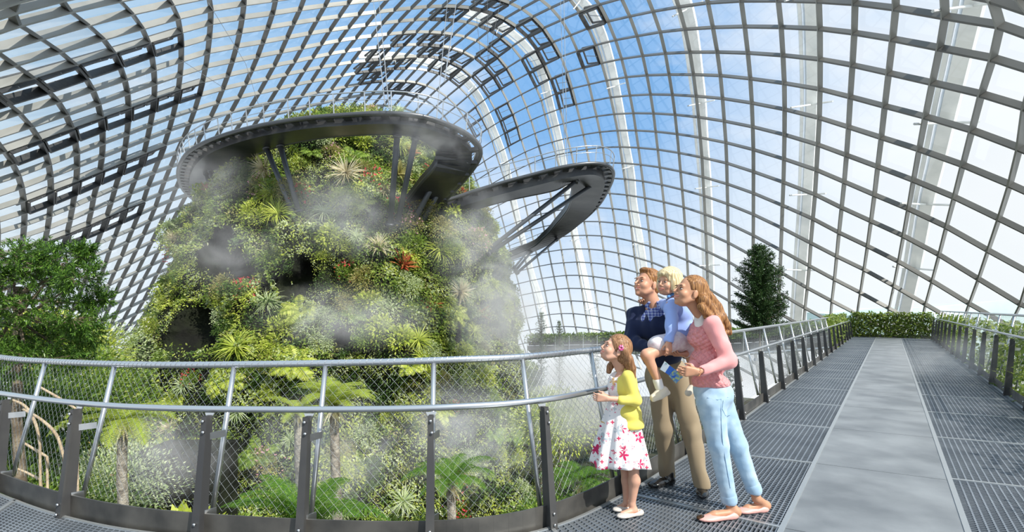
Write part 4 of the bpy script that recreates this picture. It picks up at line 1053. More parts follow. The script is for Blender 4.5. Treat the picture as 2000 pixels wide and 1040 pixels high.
# ---- big broadleaf at the left
def cloud_tree(label):
    Y = 11.0; base = P(40, 640, Y); base.z = ground_z(base.x, Y)
    root = empty('evergreen_tree', base, label=label, cat='tree')
    r = np.random.default_rng(33); mb = MB(); trunk_top = P(35, 560, Y)-base
    tree_trunk(mb, (0,0,0), trunk_top, .16, .07, .1, 2, 9); mb.build('trunk', M_TRUNK, root, smooth=True)
    lobes = [(20,505,95,45),(75,525,80,45),(120,510,55,28),(30,560,100,45),(150,545,45,28),(60,600,110,45),(140,620,60,40),(20,660,95,45),(110,665,90,45),(175,655,35,25),(-60,540,90,70),(-70,640,90,70),(165,500,22,14),(185,590,26,18),(60,705,120,40),(-40,720,100,60)]
    Vs = []; br = MB()
    for k, (px, py, a, b) in enumerate(lobes):
        yy = Y+r.uniform(-.7, .7); c = np.array(P(px, py, yy)-base); ra = a*Y/1000; rb = b*Y/1000
        br.tube([trunk_top+Vector((0,0,-.8+r.random()*.6)), Vector(c)+Vector((0,0,-rb*.3))], [.04, .012], 5)
        for q in range(int(9+a/5)):
            d = unit(r.normal(size=3)); tip = c+d*np.array([ra, ra*.9, rb])*(.55+.5*r.random()); st = c+d*np.array([ra, ra*.9, rb])*.15
            br.tube([Vector(st), Vector(tip)], [.010, .004], 3, caps=False)
            t = np.linspace(0, 1, 11)[:, None]; Pt = st+(tip-st)*t+np.array([0,0,1])*.05*t*t
            for w_ in range(5):
                dd = unit(r.normal(size=3)*.8+d); n_ = 7; s0 = Pt[int(3+r.random()*7)]; tt = np.linspace(.1, 1, n_)[:, None]; tw = s0+dd*.24*tt
                C = np.repeat(tw, 4, 0); D = r.normal(size=C.shape)*.55+dd*.9
                Vs.append(leaves(C, D, .10*(.6+.6*r.random(len(C))), .22, -.1, rng=r))
    br.build('branches', M_TRUNK, root)
    obj('leaves', mesh_np('leaves', *join(Vs)), M_LTREE, root, kind='stuff')
M_LTREE = leaf_mat('glossy_narrow_leaves', [(.025,.065,.012),(.05,.12,.018),(.11,.22,.03),(.18,.32,.05)], trans=.3, rough=.35)
cloud_tree('bushy dark evergreen tree rising behind the railing at the left edge')
# bare arching stems behind the left bays of the railing
for k, pl in enumerate([[(45,800),(80,820),(110,850),(125,895)],[(20,780),(50,795),(70,830),(78,870)],[(45,865),(70,880),(92,893)],[(30,915),(55,925),(80,938)],[(75,755),(110,775),(150,800)]]):
    Yb = 7.5+.25*k; pts = spline([P(x, y, Yb) for x, y in pl], 5); o_ = pts[-1].copy()
    pts.append(Vector((o_.x+.1, o_.y, ground_z(o_.x, o_.y))))
    mb = MB(); mb.tube([p-o_ for p in pts], [.022-.009*abs(i/len(pts)-.5) for i in range(len(pts))], 6)
    o = mb.build('bare_stem', M_TWIG, None, smooth=True, label='pale bare arching stem behind the leftmost bays of the railing', cat='branch', group='bare stems behind the left railing'); o.location = o_
# dark wall block on the bank
blk = MB(); a = P(252, 890, 15.0); b = P(400, 890, 15.0); zb_ = ground_z(a.x, 15)-1
blk.box(((a.x+b.x)/2, 15.9, (a.z+zb_)/2), ((b.x-a.x)/2, .9, (a.z-zb_)/2))
o = blk.build('rock_block', M_ROCK, None, label='dark squared rock wall among the plants behind the left railing', cat='rock')

# ---- planted ring deck far behind, seen right of the mountain and behind the fir
def leafy_strip(name, pts, h, w, n_, m, L=.10, parent=None, zoff=0.0, seed=0, **tags):
    r = np.random.default_rng(seed); pts = resample(pts, n=120); A = np.array([tuple(p) for p in pts]); i = r.integers(0, 120, n_); f = r.random((n_,1)); C = A[i]*(1-f)+A[i+1]*f
    C = C+np.c_[r.normal(size=(n_,2))*w*.35, r.random(n_)*h+zoff]; D = r.normal(size=C.shape)+np.array([0,0,.3]); V, F = leaves(C, D, L*(.6+.8*r.random(n_)), .55, .3, rng=r)
    o_ = np.array(parent.location) if parent else 0
    return obj(name, mesh_np(name, V-o_, F), m, parent, **tags)
ringp = resample(spline([P(1030, 668, 40), P(1090, 667, 40), P(1240, 664, 37), P(1430, 661, 31), P(1560, 651, 28.5), P(1665, 641, 27.5)], 8), n=60)
root = empty('planted_deck', ringp[0], label='long narrow planted deck with a clipped green hedge in the distance behind the people', cat='walkway')
o_ = ringp[0].copy()
mb = MB(); L_ = [p-o_+Vector((0,0,-.42)) for p in ringp]; R2 = [p+Vector((.4,1.2,-.42)) for p in L_]; mb.strip(L_, R2, .1, -.22); mb.build('deck_slab', M_WALKE, root)
mb = MB(); mb.strip([p-o_+Vector((.1,.3,-.32)) for p in ringp], [p-o_+Vector((.3,.9,-.32)) for p in ringp], .25, 0); mb.build('planter_trough', M_SOIL, root)
hq = leafy_strip('hedge', [p+Vector((.2,.6,0)) for p in ringp], .62, .7, 16000, M_HEDGE if 'M_HEDGE' in globals() else M_LMID, .16, root, -.1, 3, kind='stuff')
mb = MB()
for p in ringp[::3]: mb.tube([p-o_+Vector((0,-.05,-.9)), p-o_+Vector((0,-.05,.4))], .03, 5)
mb.tube([p-o_+Vector((0,-.08,-.95)) for p in ringp], .09, 6); mb.build('deck_railing', M_RAIL, root)
# creepers on the far railings
M_HEDGE = leaf_mat('creeper_leaves', [(.10,.17,.03),(.22,.30,.06),(.36,.42,.10)], trans=.4)
e0 = [UV(u, V_END-.02) for u in np.linspace(UL, UR, 12)]
leafy_strip('creeper', e0, 1.22, .22, 5200, M_HEDGE, .13, None, .02, 5, kind='stuff', label='thick green creeper covering the end railing of the walkway', cat='creeper')
def fence_creeper(u, va, vb, n_, label, seed, sgn):
    r = np.random.default_rng(seed); cl = r.uniform(va, vb, max(6, int((vb-va)*2.2))); i = r.integers(0, len(cl), n_); v = cl[i]+r.normal(size=n_)*.22; h = np.clip(r.random(n_)*1.2, 0, 1.2)
    v = v+(h-.6)*.25*np.sin(cl[i]*7); C = np.array([tuple(UV(u+sgn*(.08+.2*hh)+r.normal()*.05, vv, hh)) for vv, hh in zip(v, h)]); D = r.normal(size=C.shape)+np.array([0,0,-.2])
    V, F = leaves(C, D, .10*(.6+.7*r.random(n_)), .6, .4, rng=r); obj('creeper', mesh_np('creeper', V, F), M_HEDGE, None, kind='stuff', label=label, cat='creeper')
fence_creeper(UL, 22.5, V_END, 5200, 'green creeper over the far part of the left railing', 6, -1)
fence_creeper(UR, 21, V_END, 4200, 'green creeper over the far part of the right railing', 7, 1)
fence_creeper(UR, 9.5, 21, 3800, 'thin creeper climbing the right railing in the middle distance', 8, 1)
fence_creeper(UR, 5.0, 9.6, 1100, 'sparse creeper on the nearest bays of the right railing', 9, 1)

# ================================================================== PEOPLE
def vv(p): return np.array([p[0], p[1], p[2]], float)
class Sculpt:
    """blends rounded cones and ellipsoids into one smooth closed surface"""
    def __init__(s, k=.02): s.p = []; s.k = k
    def cone(s, a, b, ra, rb, k=None, sub=False): s.p.append(('c', vv(a), vv(b), ra, rb, s.k if k is None else k, sub)); return s
    def chain(s, pts, rs, k=None):
        for i in range(len(pts)-1): s.cone(pts[i], pts[i+1], rs[i], rs[i+1], k)
        return s
    def ball(s, c, r, k=None, sub=False): return s.cone(c, vv(c)+np.array([0,0,1e-4]), r, r, k, sub)
    def ell(s, c, r, R=None, k=None, sub=False): s.p.append(('e', vv(c), np.array(r, float), np.eye(3) if R is None else np.array(R, float), s.k if k is None else k, sub)); return s
    def mesh(s, res=.005, disp=None, clip=None):
        los = []; his = []
        for q in s.p:
            if q[-1]: continue
            if q[0] == 'c': m = max(q[3], q[4])+q[5]; los.append(np.minimum(q[1], q[2])-m); his.append(np.maximum(q[1], q[2])+m)
            else: m = q[2].max()+q[4]; los.append(q[1]-m); his.append(q[1]+m)
        lo = np.min(los, 0)-3*res; hi = np.max(his, 0)+3*res; n_ = np.ceil((hi-lo)/res).astype(int)+1
        ax = [lo[i]+res*np.arange(n_[i]) for i in range(3)]; f = np.full(n_, .2, np.float32)
        for q in s.p:
            sub = q[-1]
            if q[0] == 'c':
                a, b, ra, rb, k = q[1:6]; m = max(ra, rb)+k+2.5*res; l = np.minimum(a, b)-m; h = np.maximum(a, b)+m
            else:
                c, r, R, k = q[1:5]; m = r.max()+k+2.5*res; l = c-m; h = c+m
            i0 = np.clip(np.floor((l-lo)/res).astype(int), 0, n_); i1 = np.clip(np.ceil((h-lo)/res).astype(int)+1, 0, n_)
            if (i1 <= i0).any(): continue
            sl = tuple(slice(i0[j], i1[j]) for j in range(3)); X, Y_, Z = np.meshgrid(*[ax[j][sl[j]] for j in range(3)], indexing='ij')
            if q[0] == 'c':
                ba = b-a; t = np.clip(((X-a[0])*ba[0]+(Y_-a[1])*ba[1]+(Z-a[2])*ba[2])/(ba@ba), 0, 1)
                d = np.sqrt((X-a[0]-t*ba[0])**2+(Y_-a[1]-t*ba[1])**2+(Z-a[2]-t*ba[2])**2)-(ra+(rb-ra)*t)
            else:
                x = X-c[0]; y = Y_-c[1]; z = Z-c[2]; u = (R[0,0]*x+R[0,1]*y+R[0,2]*z); v = (R[1,0]*x+R[1,1]*y+R[1,2]*z); w = (R[2,0]*x+R[2,1]*y+R[2,2]*z)
                k0 = np.sqrt((u/r[0])**2+(v/r[1])**2+(w/r[2])**2); k1 = np.sqrt((u/r[0]**2)**2+(v/r[1]**2)**2+(w/r[2]**2)**2)+1e-9; d = k0*(k0-1)/k1
            g = f[sl]; kk = max(k, 1e-5)
            if not sub:
                h_ = np.clip(.5+.5*(g-d)/kk, 0, 1); f[sl] = g+(d-g)*h_-kk*h_*(1-h_)
            else:
                d = -d; h_ = np.clip(.5-.5*(g-d)/kk, 0, 1); f[sl] = g+(d-g)*h_+kk*h_*(1-h_)
        if disp or clip:
            X, Y_, Z = np.meshgrid(*ax, indexing='ij', sparse=True)
            if disp: f = f+disp(X, Y_, Z).astype(np.float32)
            if clip:
                for c_ in clip: f = np.maximum(f, (c_(X, Y_, Z)+0*f).astype(np.float32))
        f[0] = f[-1] = .2; f[:, 0] = f[:, -1] = .2; f[:, :, 0] = f[:, :, -1] = .2
        return surface_net(f, lo, res)
def surface_net(f, lo, res):
    ins = f < 0; nx_, ny_, nz_ = f.shape; cs = (nx_-1, ny_-1, nz_-1)
    cnt = np.zeros(cs, np.int8); 
    for dx in (0,1):
        for dy in (0,1):
            for dz in (0,1): cnt += ins[dx:nx_-1+dx, dy:ny_-1+dy, dz:nz_-1+dz]
    act = (cnt > 0) & (cnt < 8); I = np.argwhere(act); idx = np.full(cs, -1, np.int32); idx[act] = np.arange(len(I))
    acc = np.zeros((len(I), 3)); num = np.zeros(len(I))
    cr_ = [(x, y, z) for x in (0,1) for y in (0,1) for z in (0,1)]
    val = {c: f[I[:,0]+c[0], I[:,1]+c[1], I[:,2]+c[2]] for c in cr_}
    for a in cr_:
        for ax_ in range(3):
            if a[ax_] == 0:
                b = list(a); b[ax_] = 1; b = tuple(b); va, vb = val[a], val[b]; m = (va < 0) != (vb < 0); t = np.where(m, va/(va-vb+1e-12), 0)
                p = np.repeat(np.array([a], float), len(I), 0); p[:, ax_] = t; acc += p*m[:, None]; num += m
    V = lo+(I+acc/num[:, None])*res; Q = []
    for ax_ in range(3):
        s0 = [slice(1, -1)]*3; s0[ax_] = slice(0, -1); s1 = list(s0); s1[ax_] = slice(1, None); A = ins[tuple(s0)]; B = ins[tuple(s1)]
        ch = np.argwhere(A != B); 
        if not len(ch): continue
        up = A[ch[:,0], ch[:,1], ch[:,2]]; base = ch.copy()
        for j in range(3):
            if j != ax_: base[:, j] += 1
        o1, o2 = [(1,2), (2,0), (0,1)][ax_]
        def cell(d1, d2):
            c = base.copy(); c[:, o1] -= d1; c[:, o2] -= d2; return idx[c[:,0], c[:,1], c[:,2]]
        q = np.stack([cell(1,1), cell(0,1), cell(0,0), cell(1,0)], 1); q[~up] = q[~up][:, ::-1]; Q.append(q)
    Q = np.vstack(Q); Q = Q[(Q >= 0).all(1)]
    # light relaxation
    for _ in range(2):
        s_ = np.zeros_like(V); c_ = np.zeros(len(V))
        for a, b in ((0,1),(1,2),(2,3),(3,0)):
            np.add.at(s_, Q[:,a], V[Q[:,b]]); np.add.at(c_, Q[:,a], 1); np.add.at(s_, Q[:,b], V[Q[:,a]]); np.add.at(c_, Q[:,b], 1)
        V = V*.5+.5*s_/np.maximum(c_, 1)[:, None]
    return V, Q
def sculpt(name, S, m, parent, res=.005, disp=None, clip=None, **tags):
    V, Q = S.mesh(res, disp, clip); return obj(name, mesh_np(name, V-np.array(parent.matrix_world_loc if hasattr(parent, 'matrix_world_loc') else ROOTS[parent.name]), Q, True), m, parent, **tags)
ROOTS = {}
def person(loc, label):
    e = empty('person', loc, label=label, cat='person'); ROOTS[e.name] = tuple(loc); return e

def skin(name, col): 
    m = mat(name, col, .48, 0, spec=.4, vary=(14, tuple(c*.88 for c in col), .4, .7)); b = m.node_tree.nodes['Principled BSDF']
    b.inputs['Subsurface Weight'].default_value = .12; b.inputs['Subsurface Radius'].default_value = (.02,.008,.004); b.inputs['Subsurface Scale'].default_value = .3; return m
M_SKM = skin('skin_man', (.56,.29,.19)); M_SKW = skin('skin_woman', (.52,.27,.165)); M_SKG = skin('skin_girl', (.62,.35,.25)); M_SKB = skin('skin_boy', (.62,.34,.23))
M_EYE = mat('eye_white', (.38,.34,.32), .4); M_IRIS = mat('eye_iris', (.03,.035,.05), .15); M_LIP = mat('lips', (.50,.15,.13), .35); M_TEETH = mat('teeth', (.82,.80,.76), .25)
def cloth(name, col, rough=.85, bump=(120, .25, .002), vary=None):
    m = mat(name, col, rough, 0, spec=.2, bump=bump, vary=vary); m.node_tree.nodes['Principled BSDF'].inputs['Sheen Weight'].default_value = .15; return m
def hair_mat(name, c0, c1):
    m = bpy.data.materials.new(name); m.use_nodes = True; n = m.node_tree; b = n.nodes['Principled BSDF']; b.inputs['Roughness'].default_value = .5; b.inputs['Specular IOR Level'].default_value = .32
    tcn = n.nodes.new('ShaderNodeTexCoord'); mp_ = n.nodes.new('ShaderNodeMapping'); mp_.inputs['Scale'].default_value = (150, 150, 9); t = n.nodes.new('ShaderNodeTexNoise'); t.inputs['Scale'].default_value = 1; t.inputs['Detail'].default_value = 3
    n.links.new(tcn.outputs['Object'], mp_.inputs[0]); n.links.new(mp_.outputs[0], t.inputs[0]); mx = n.nodes.new('ShaderNodeMix'); mx.data_type = 'RGBA'; mx.inputs[6].default_value = (*c0, 1); mx.inputs[7].default_value = (*c1, 1)
    r = n.nodes.new('ShaderNodeMapRange'); r.inputs[1].default_value = .38; r.inputs[2].default_value = .64; n.links.new(t.outputs[0], r.inputs[0]); n.links.new(r.outputs[0], mx.inputs[0]); n.links.new(mx.outputs[2], b.inputs['Base Color'])
    bp = n.nodes.new('ShaderNodeBump'); bp.inputs['Strength'].default_value = .5; bp.inputs['Distance'].default_value = .002; n.links.new(t.outputs[0], bp.inputs['Height']); n.links.new(bp.outputs[0], b.inputs['Normal']); return m

def frame(fwd, roll=0.0):
    """rows: forward, side (to the figure's left), up"""
    f = Vector(fwd).normalized(); s_ = Vector((0,0,1)).cross(f).normalized(); u = f.cross(s_).normalized()
    if roll: q = Matrix.Rotation(roll, 3, f); s_ = q@s_; u = q@u
    return np.array([tuple(f), tuple(s_), tuple(u)])
class Head:
    def __init__(s, c, fwd, sc=1.0, roll=0.0, child=False): s.c = vv(c); s.R = frame(fwd, roll); s.s = sc; s.ch = child
    def at(s, f, l, u): return s.c+s.s*(f*s.R[0]+l*s.R[1]+u*s.R[2])
    def build(s, S, neck_base, neck_r, male=False):
        k = s.s; at = s.at; E = lambda c, r, kk=.012, sub=False: S.ell(at(*c), [x*k for x in r], s.R, kk*k, sub)
        E((-.014,0,.034), (.096,.076,.092)); E((.030,0,-.028), (.062,.061,.082), .02)
        if s.ch: E((.040,0,-.068), (.044,.044,.034), .02); S.ball(at(.070,0,-.088), .015*k, .014*k)
        else: E((.040,0,-.076), (.045,.048 if male else .042,.034), .02); S.ball(at(.074,0,-.099), (.018 if male else .014)*k, .014*k)
        for q in (1, -1):
            S.ball(at(.062, .038*q, -.034), .024*k, .02*k); S.cone(at(-.005, .056*q, -.05), at(.04, .040*q, -.086), .018*k, .013*k, .02*k)
            E((-.008, .078*q, -.012), (.019,.009,.033), .006)
            E((.097, .031*q, -.002), (.014,.017,.010), .008, True)
        S.cone(at(.082, .030, .022), at(.082, -.030, .022), .013*k, .013*k, .014*k)
        nl = .010 if s.ch else .018
        S.cone(at(.090,0,.008), at(.100+nl,0,-.028), .007*k, .0095*k, .008*k)
        for q in (1, -1): S.ball(at(.097, .010*q, -.036), .0078*k, .006*k)
        E((.086,0,-.066), (.014,.026,.013), .01)
        S.cone(at(-.022,0,-.05), neck_base, neck_r*1.02, neck_r*1.1, .025*k)
    def details(s, root, brow_m, smile=True, lash=False):
        k = s.s; o_ = np.array(ROOTS[root.name])
        def small(name, parts, m, res=.0022):
            S = Sculpt(.002)
            for c, r in parts: S.ell(s.at(*c), [x*k for x in r], s.R)
            V, Q = S.mesh(res); return obj(name, mesh_np(name, V-o_, Q, True), m, root)
        for q in (1, -1):
            e = small('eye', [((.0835, .031*q, -.002), (.0105,.0120,.0062))], M_EYE)
            S = Sculpt(.001); S.ell(s.at(.0920, .0305*q, -.0015), [.0034*k,.0070*k,.0060*k], s.R); V, Q = S.mesh(.0018); obj('iris', mesh_np('iris', V-o_, Q, True), M_IRIS, e)
            small('eyebrow', [((.0945, (.020+.009*i)*q, .022+.0035*math.sin(i*1.1)), (.0045,.0065,.0032)) for i in range(4)], brow_m)
            small('eyelid', [((.0905, (.022+.006*i)*q, .0075+.002*math.sin(i*1.1)), (.0040,.0052,.0020)) for i in range(4)], brow_m)
        small('upper_lip', [((.0992-.0036*abs(i), .0086*i, -.0600+.0014*abs(i)*(1 if smile else 0)), (.0056,.0078,.0040)) for i in (-3,-2,-1,0,1,2,3)], M_LIP)
        small('lower_lip', [((.0972-.0035*abs(i), .0080*i, -.0745+.0028*abs(i)), (.0055,.0065,.0040)) for i in (-2.6,-1.6,-.7,.0,.7,1.6,2.6)], M_LIP)
        if smile: small('teeth', [((.0965-.0032*abs(i), .0080*i, -.0665+.0012*abs(i)), (.0056,.0068,.0048)) for i in (-2,-1,0,1,2)], M_TEETH)
def hand(S, w, d, nrm_, sc=1.0, curl=.6, side=1, spread=.16, rw=.026):
    """wrist w, direction d, palm normal nrm_; thumb on the given side"""
    d = vv(d)/np.linalg.norm(vv(d)); n_ = vv(nrm_); n_ = n_-d*(n_@d); n_ /= np.linalg.norm(n_); t = np.cross(n_, d)*side; w = vv(w); k = sc
    for i, (off, L, r) in enumerate([(.030,.070,.0082),(.010,.078,.0088),(-.010,.072,.0084),(-.029,.058,.0074)]):
        kn = w+d*.088*k+t*off*k; S.cone(w+t*off*.45*k, kn, .0165*k, .0125*k, .012*k)
        dd = d*math.cos(curl*.45)+n_*math.sin(curl*.45)+t*off*spread*8; dd /= np.linalg.norm(dd); p = kn; a = curl*.45
        for j, fr in enumerate((.44,.32,.24)):
            q = p+dd*L*fr*k; S.cone(p, q, r*(1-.09*j)*k, r*(1-.09*(j+1))*k, .003); p = q; a += curl*(.9-.15*j); dd = d*math.cos(a)+n_*math.sin(a)+t*off*spread*5; dd /= np.linalg.norm(dd)
    b = w+d*.025*k+t*.022*k+n_*.006*k; m_ = b+(d*.62+t*.62+n_*.35)*.042*k; e = m_+(d*.8+t*.15+n_*.5)*.036*k; S.cone(w+d*.01*k, b, .015*k, .0135*k, .01*k).cone(b, m_, .0125*k, .010*k, .006*k).cone(m_, e, .010*k, .0075*k, .003)
def J(Y0): return lambda px, py, dy=0.0: P(px, py, Y0+dy)
def fold(a, f, seed):
    """shallow cloth folds"""
    r = np.random.default_rng(seed); q = [(r.normal(size=3)*f, r.random()*6.28) for _ in range(5)]
    return lambda X, Y_, Z: a*sum(np.sin(k[0]*X+k[1]*Y_+k[2]*Z+ph) for k, ph in q)/2.2
def strands(a, f, wv=2.2):
    return lambda X, Y_, Z: a*(np.sin(X*f+np.sin(Z*22)*wv+Y_*f*.7)+.6*np.sin(X*f*1.9-Y_*f*1.6+Z*30))

# ------------------------------------------------------------------ the man
Y0 = 4.15; j = J(Y0)
man = person(G(1335, 957), 'person in a navy cardigan, plaid shirt and khaki trousers, carrying a small child')
hd = Head(j(1264, 556), (-.86,-.44,.30), 1.02, roll=.03)
S = Sculpt(.02)
neck = j(1281, 601, .02); hd.build(S, j(1277, 600, .0), .056, True)
rs_, rel, rwr = j(1241, 616, .10), j(1233, 668, .02), j(1287, 690, -.24)
ls_, lel, lwr = j(1322, 616, -.04), j(1347, 662, .02), j(1338, 692, -.28)
S.ell(j(1281, 632, .03), (.155,.10,.14), frame((-.5,-.86,0))[[1,0,2]], .04).ell(j(1291, 690, .03), (.13,.10,.14), frame((-.5,-.86,0))[[1,0,2]], .05)
S.chain([rs_, rel, rwr], [.047,.038,.027], .02).chain([ls_, lel, lwr], [.047,.038,.027], .02)
kr, ar = j(1297, 838, .02), P(1303, 931, 4.30); kl, al = j(1350, 842, -.06), P(1371, 948, 4.05)
hr, hl = j(1286, 735, .06), j(1322, 735, -.01)
S.chain([hr, kr, ar], [.085,.055,.040], .03).chain([hl, kl, al], [.085,.055,.040], .03)
hand(S, rwr, vv(j(1318, 691, -.34))-vv(rwr), (0,.25,1), 1.0, .35, 1); hand(S, lwr, vv(j(1316, 694, -.36))-vv(lwr), (0,.2,1), 1.0, .5, -1)
sculpt('body', S, M_SKM, man, .0045)
hm_ = hair_mat('hair_ginger_brown', (.16,.065,.022), (.36,.17,.06)); hd.details(man, hm_)
# short swept-back hair
S = Sculpt(.01); R_h = hd.R; at = hd.at
S.ell(at(-.022,0,.046), (.101,.084,.094), R_h); S.ell(at(.040,0,.100), (.050,.058,.024), R_h, .02); S.ell(at(.066,.010,.098), (.018,.032,.015), R_h, .015); S.ell(at(-.055,0,-.02), (.058,.070,.055), R_h, .02)
S.ell(at(.100,0,-.028), (.072,.09,.102), R_h, .012, True); S.ell(at(.022,.092,-.040), (.045,.040,.062), R_h, .008, True); S.ell(at(.022,-.092,-.040), (.045,.040,.062), R_h, .008, True); S.ell(at(0,0,-.105), (.12,.12,.055), R_h, .01, True)
sculpt('hair', S, hm_, man, .004, strands(.0022, 260))
# plaid shirt
M_PLAID = bpy.data.materials.new('plaid_cotton'); M_PLAID.use_nodes = True; n = M_PLAID.node_tree; b = n.nodes['Principled BSDF']; b.inputs['Roughness'].default_value = .8
tcn = n.nodes.new('ShaderNodeTexCoord'); sp = n.nodes.new('ShaderNodeSeparateXYZ'); n.links.new(tcn.outputs['Object'], sp.inputs[0]); cur_ = None
for axn, f_ in (('X', 44.0), ('Z', 44.0), ('X', 88.0), ('Z', 88.0)):
    mu = n.nodes.new('ShaderNodeMath'); mu.operation = 'MULTIPLY'; mu.inputs[1].default_value = f_; fr = n.nodes.new('ShaderNodeMath'); fr.operation = 'FRACT'; gt_ = n.nodes.new('ShaderNodeMath'); gt_.operation = 'GREATER_THAN'; gt_.inputs[1].default_value = .70 if f_ < 50 else .85
    n.links.new(sp.outputs[axn], mu.inputs[0]); n.links.new(mu.outputs[0], fr.inputs[0]); n.links.new(fr.outputs[0], gt_.inputs[0])
    if cur_ is None: cur_ = gt_.outputs[0]
    else: ad = n.nodes.new('ShaderNodeMath'); ad.operation = 'ADD'; n.links.new(cur_, ad.inputs[0]); n.links.new(gt_.outputs[0], ad.inputs[1]); cur_ = ad.outputs[0]
rm = n.nodes.new('ShaderNodeValToRGB'); rm.color_ramp.interpolation = 'CONSTANT'; e = rm.color_ramp.elements; e[0].color = (.03,.045,.22,1); e[1].position = .24; e[1].color = (.12,.17,.45,1); q = e.new(.49); q.color = (.45,.52,.70,1); q = e.new(.74); q.color = (.75,.78,.82,1)
dv = n.nodes.new('ShaderNodeMath'); dv.operation = 'MULTIPLY'; dv.inputs[1].default_value = .25; n.links.new(cur_, dv.inputs[0]); n.links.new(dv.outputs[0], rm.inputs[0]); n.links.new(rm.outputs[0], b.inputs['Base Color'])
BR = frame((-.5,-.86,0))[[1,0,2]]
S = Sculpt(.03); S.ell(j(1281, 634, .03), (.172,.122,.150), BR).ell(j(1290, 690, .03), (.140,.118,.140), BR); S.cone(j(1279, 600, .01), j(1281, 612, .0), .066, .085, .02)
S.cone(j(1277, 594, .0), j(1276, 585, -.0), .062, .058, .005, True)
shirt = sculpt('shirt', S, M_PLAID, man, .005)
S = Sculpt(.006)   # collar wings
S.chain([j(1268, 591, -.05), j(1263, 598, -.085), j(1272, 608, -.11)], [.010,.014,.006]).chain([j(1284, 591, -.07), j(1290, 598, -.10), j(1284, 610, -.12)], [.010,.014,.006])
sculpt('collar', S, M_PLAID, man, .004)
M_NAVY = cloth('navy_knit', (.014,.022,.062))
S = Sculpt(.035); S.ell(j(1281, 636, .035), (.186,.134,.150), BR).ell(j(1291, 692, .035), (.160,.134,.140), BR); S.cone(j(1262, 606, .06), rs_, .045, .064).cone(j(1300, 604, .04), ls_, .045, .064)
S.chain([rs_, rel, rwr], [.066,.058,.044], .03).chain([ls_, lel, j(1340, 690, -.2)], [.066,.058,.044], .03)
S.cone(j(1292, 652, -.20), j(1277, 596, -.10), .012, .055, .008, True); S.cone(j(1277, 600, .0), j(1275, 588, .0), .066, .074, .01, True); S.cone(rwr, vv(j(1330, 691, -.40)), .034, .05, .002, True); S.cone(j(1320, 694, -.36), j(1338, 692, -.24), .05, .035, .002, True)
cd = sculpt('cardigan', S, M_NAVY, man, .005, fold(.0045, 30, 3), [lambda X, Y_, Z: (vv(j(1300, 717))[2]-Z)])
M_BUT = mat('dark_button', (.05,.04,.035), .3)
for k_ in range(4):
    c_ = vv(j(1294+k_*1.5, 664+13*k_, 0)); sb = Sculpt(.001); sb.ell(c_+np.array([-.03,-.108,0]), (.009,.009,.009)); V, Q = sb.mesh(.003); obj('button', mesh_np('button', V-np.array(ROOTS[man.name]), Q, True), M_BUT, cd)
M_KHAKI = cloth('khaki_twill', (.30,.235,.155), .6, (90, .15, .001))
S = Sculpt(.04); S.ell(j(1303, 722, .03), (.150,.118,.10), BR); S.chain([hr, kr, ar], [.102,.073,.060], .035).chain([hl, kl, al], [.102,.073,.060], .035)
sculpt('trousers', S, M_KHAKI, man, .005, fold(.0065, 34, 5), [lambda X, Y_, Z: .055-Z])
M_SHOE = mat('black_leather', (.012,.011,.011), .22, 0, coat=.6)
def shoe(name, heel, toe, m, parent, w=.046, h=.06, open_=False, res=.004, sole=True, pos='shoe', mk=.015):
    a = vv(heel); b = vv(toe); d = (b-a)/np.linalg.norm(b-a); L = np.linalg.norm(b-a); S = Sculpt(mk); up = np.array([0,0,1.0]); z = lambda t, hh: a+d*L*t+up*hh
    R3 = np.stack([d, np.cross(up, d), up])
    S.ell(z(.18, h*.45), (L*.20, w*.80, h*.62), R3).ell(z(.5, h*.40), (L*.34, w*.90, h*.50), R3).ell(z(.74, h*.36), (L*.28, w*1.05, h*.42), R3)
    if open_: S.ell(z(.42, h*1.05), (L*.30, w*.62, h*.62), R3, .006, True)
    else: S.cone(z(.22, h*.6), z(.20, h*1.35), w*.75, w*.72)
    return sculpt(name, S, m, parent, res, None, [lambda X, Y_, Z: .003-Z])
belt = Sculpt(.01)
s1 = shoe('shoe', (G(1317, 946)), G(1268, 955), M_SHOE, man, .050, .075); s2 = shoe('shoe', G(1371, 946), G(1372, 979), M_SHOE, man, .048, .078)

# ------------------------------------------------------------------ the boy he carries
jb = J(3.87)
boy = person(jb(1322, 668), 'small blond child in a light blue jumper and pale shorts carried on an arm')
hb_ = Head(jb(1306, 553, -.02), (-.80,-.58,.10), .88, roll=-.06, child=True)
S = Sculpt(.018); hb_.build(S, jb(1318, 583, .02), .040)
S.ell(jb(1326, 612, .03), (.095,.085,.12)).ell(jb(1328, 650, .03), (.10,.09,.08))
bw = jb(1306, 667, -.17); S.chain([jb(1308, 596, -.07), jb(1311, 634, -.15), bw], [.030,.026,.019])
S.chain([jb(1308, 592, .14), jb(1276, 597, .36), jb(1254, 590, .33)], [.030,.026,.019]); 
hand(S, jb(1254, 590, .33), vv(jb(1247, 577, .14))-vv(jb(1254, 590, .33)), (.3,-.2,-1), .70, .5, -1)
hand(S, bw, (.02,-.02,-1), (-.4,1,0), .72, .5, 1)
bk = jb(1263, 694, -.14); ba_ = jb(1287, 748, -.12); S.chain([jb(1322, 668, -.03), bk, ba_], [.062,.042,.027], .02)
S.chain([jb(1340, 668, .08), jb(1352, 700, .02), jb(1354, 752, .02)], [.060,.042,.027], .02)
sculpt('body', S, M_SKB, boy, .0045)
hbm = hair_mat('hair_blond', (.50,.38,.20), (.80,.68,.44)); brow_b = mat('pale_brow', (.40,.28,.15), .6); hb_.details(boy, brow_b, smile=False)
at = hb_.at; R_h = hb_.R; k = hb_.s; e_ = lambda S, c, r, kk=.012, sub=False: S.ell(at(*c), [x*k for x in r], R_h, kk, sub)
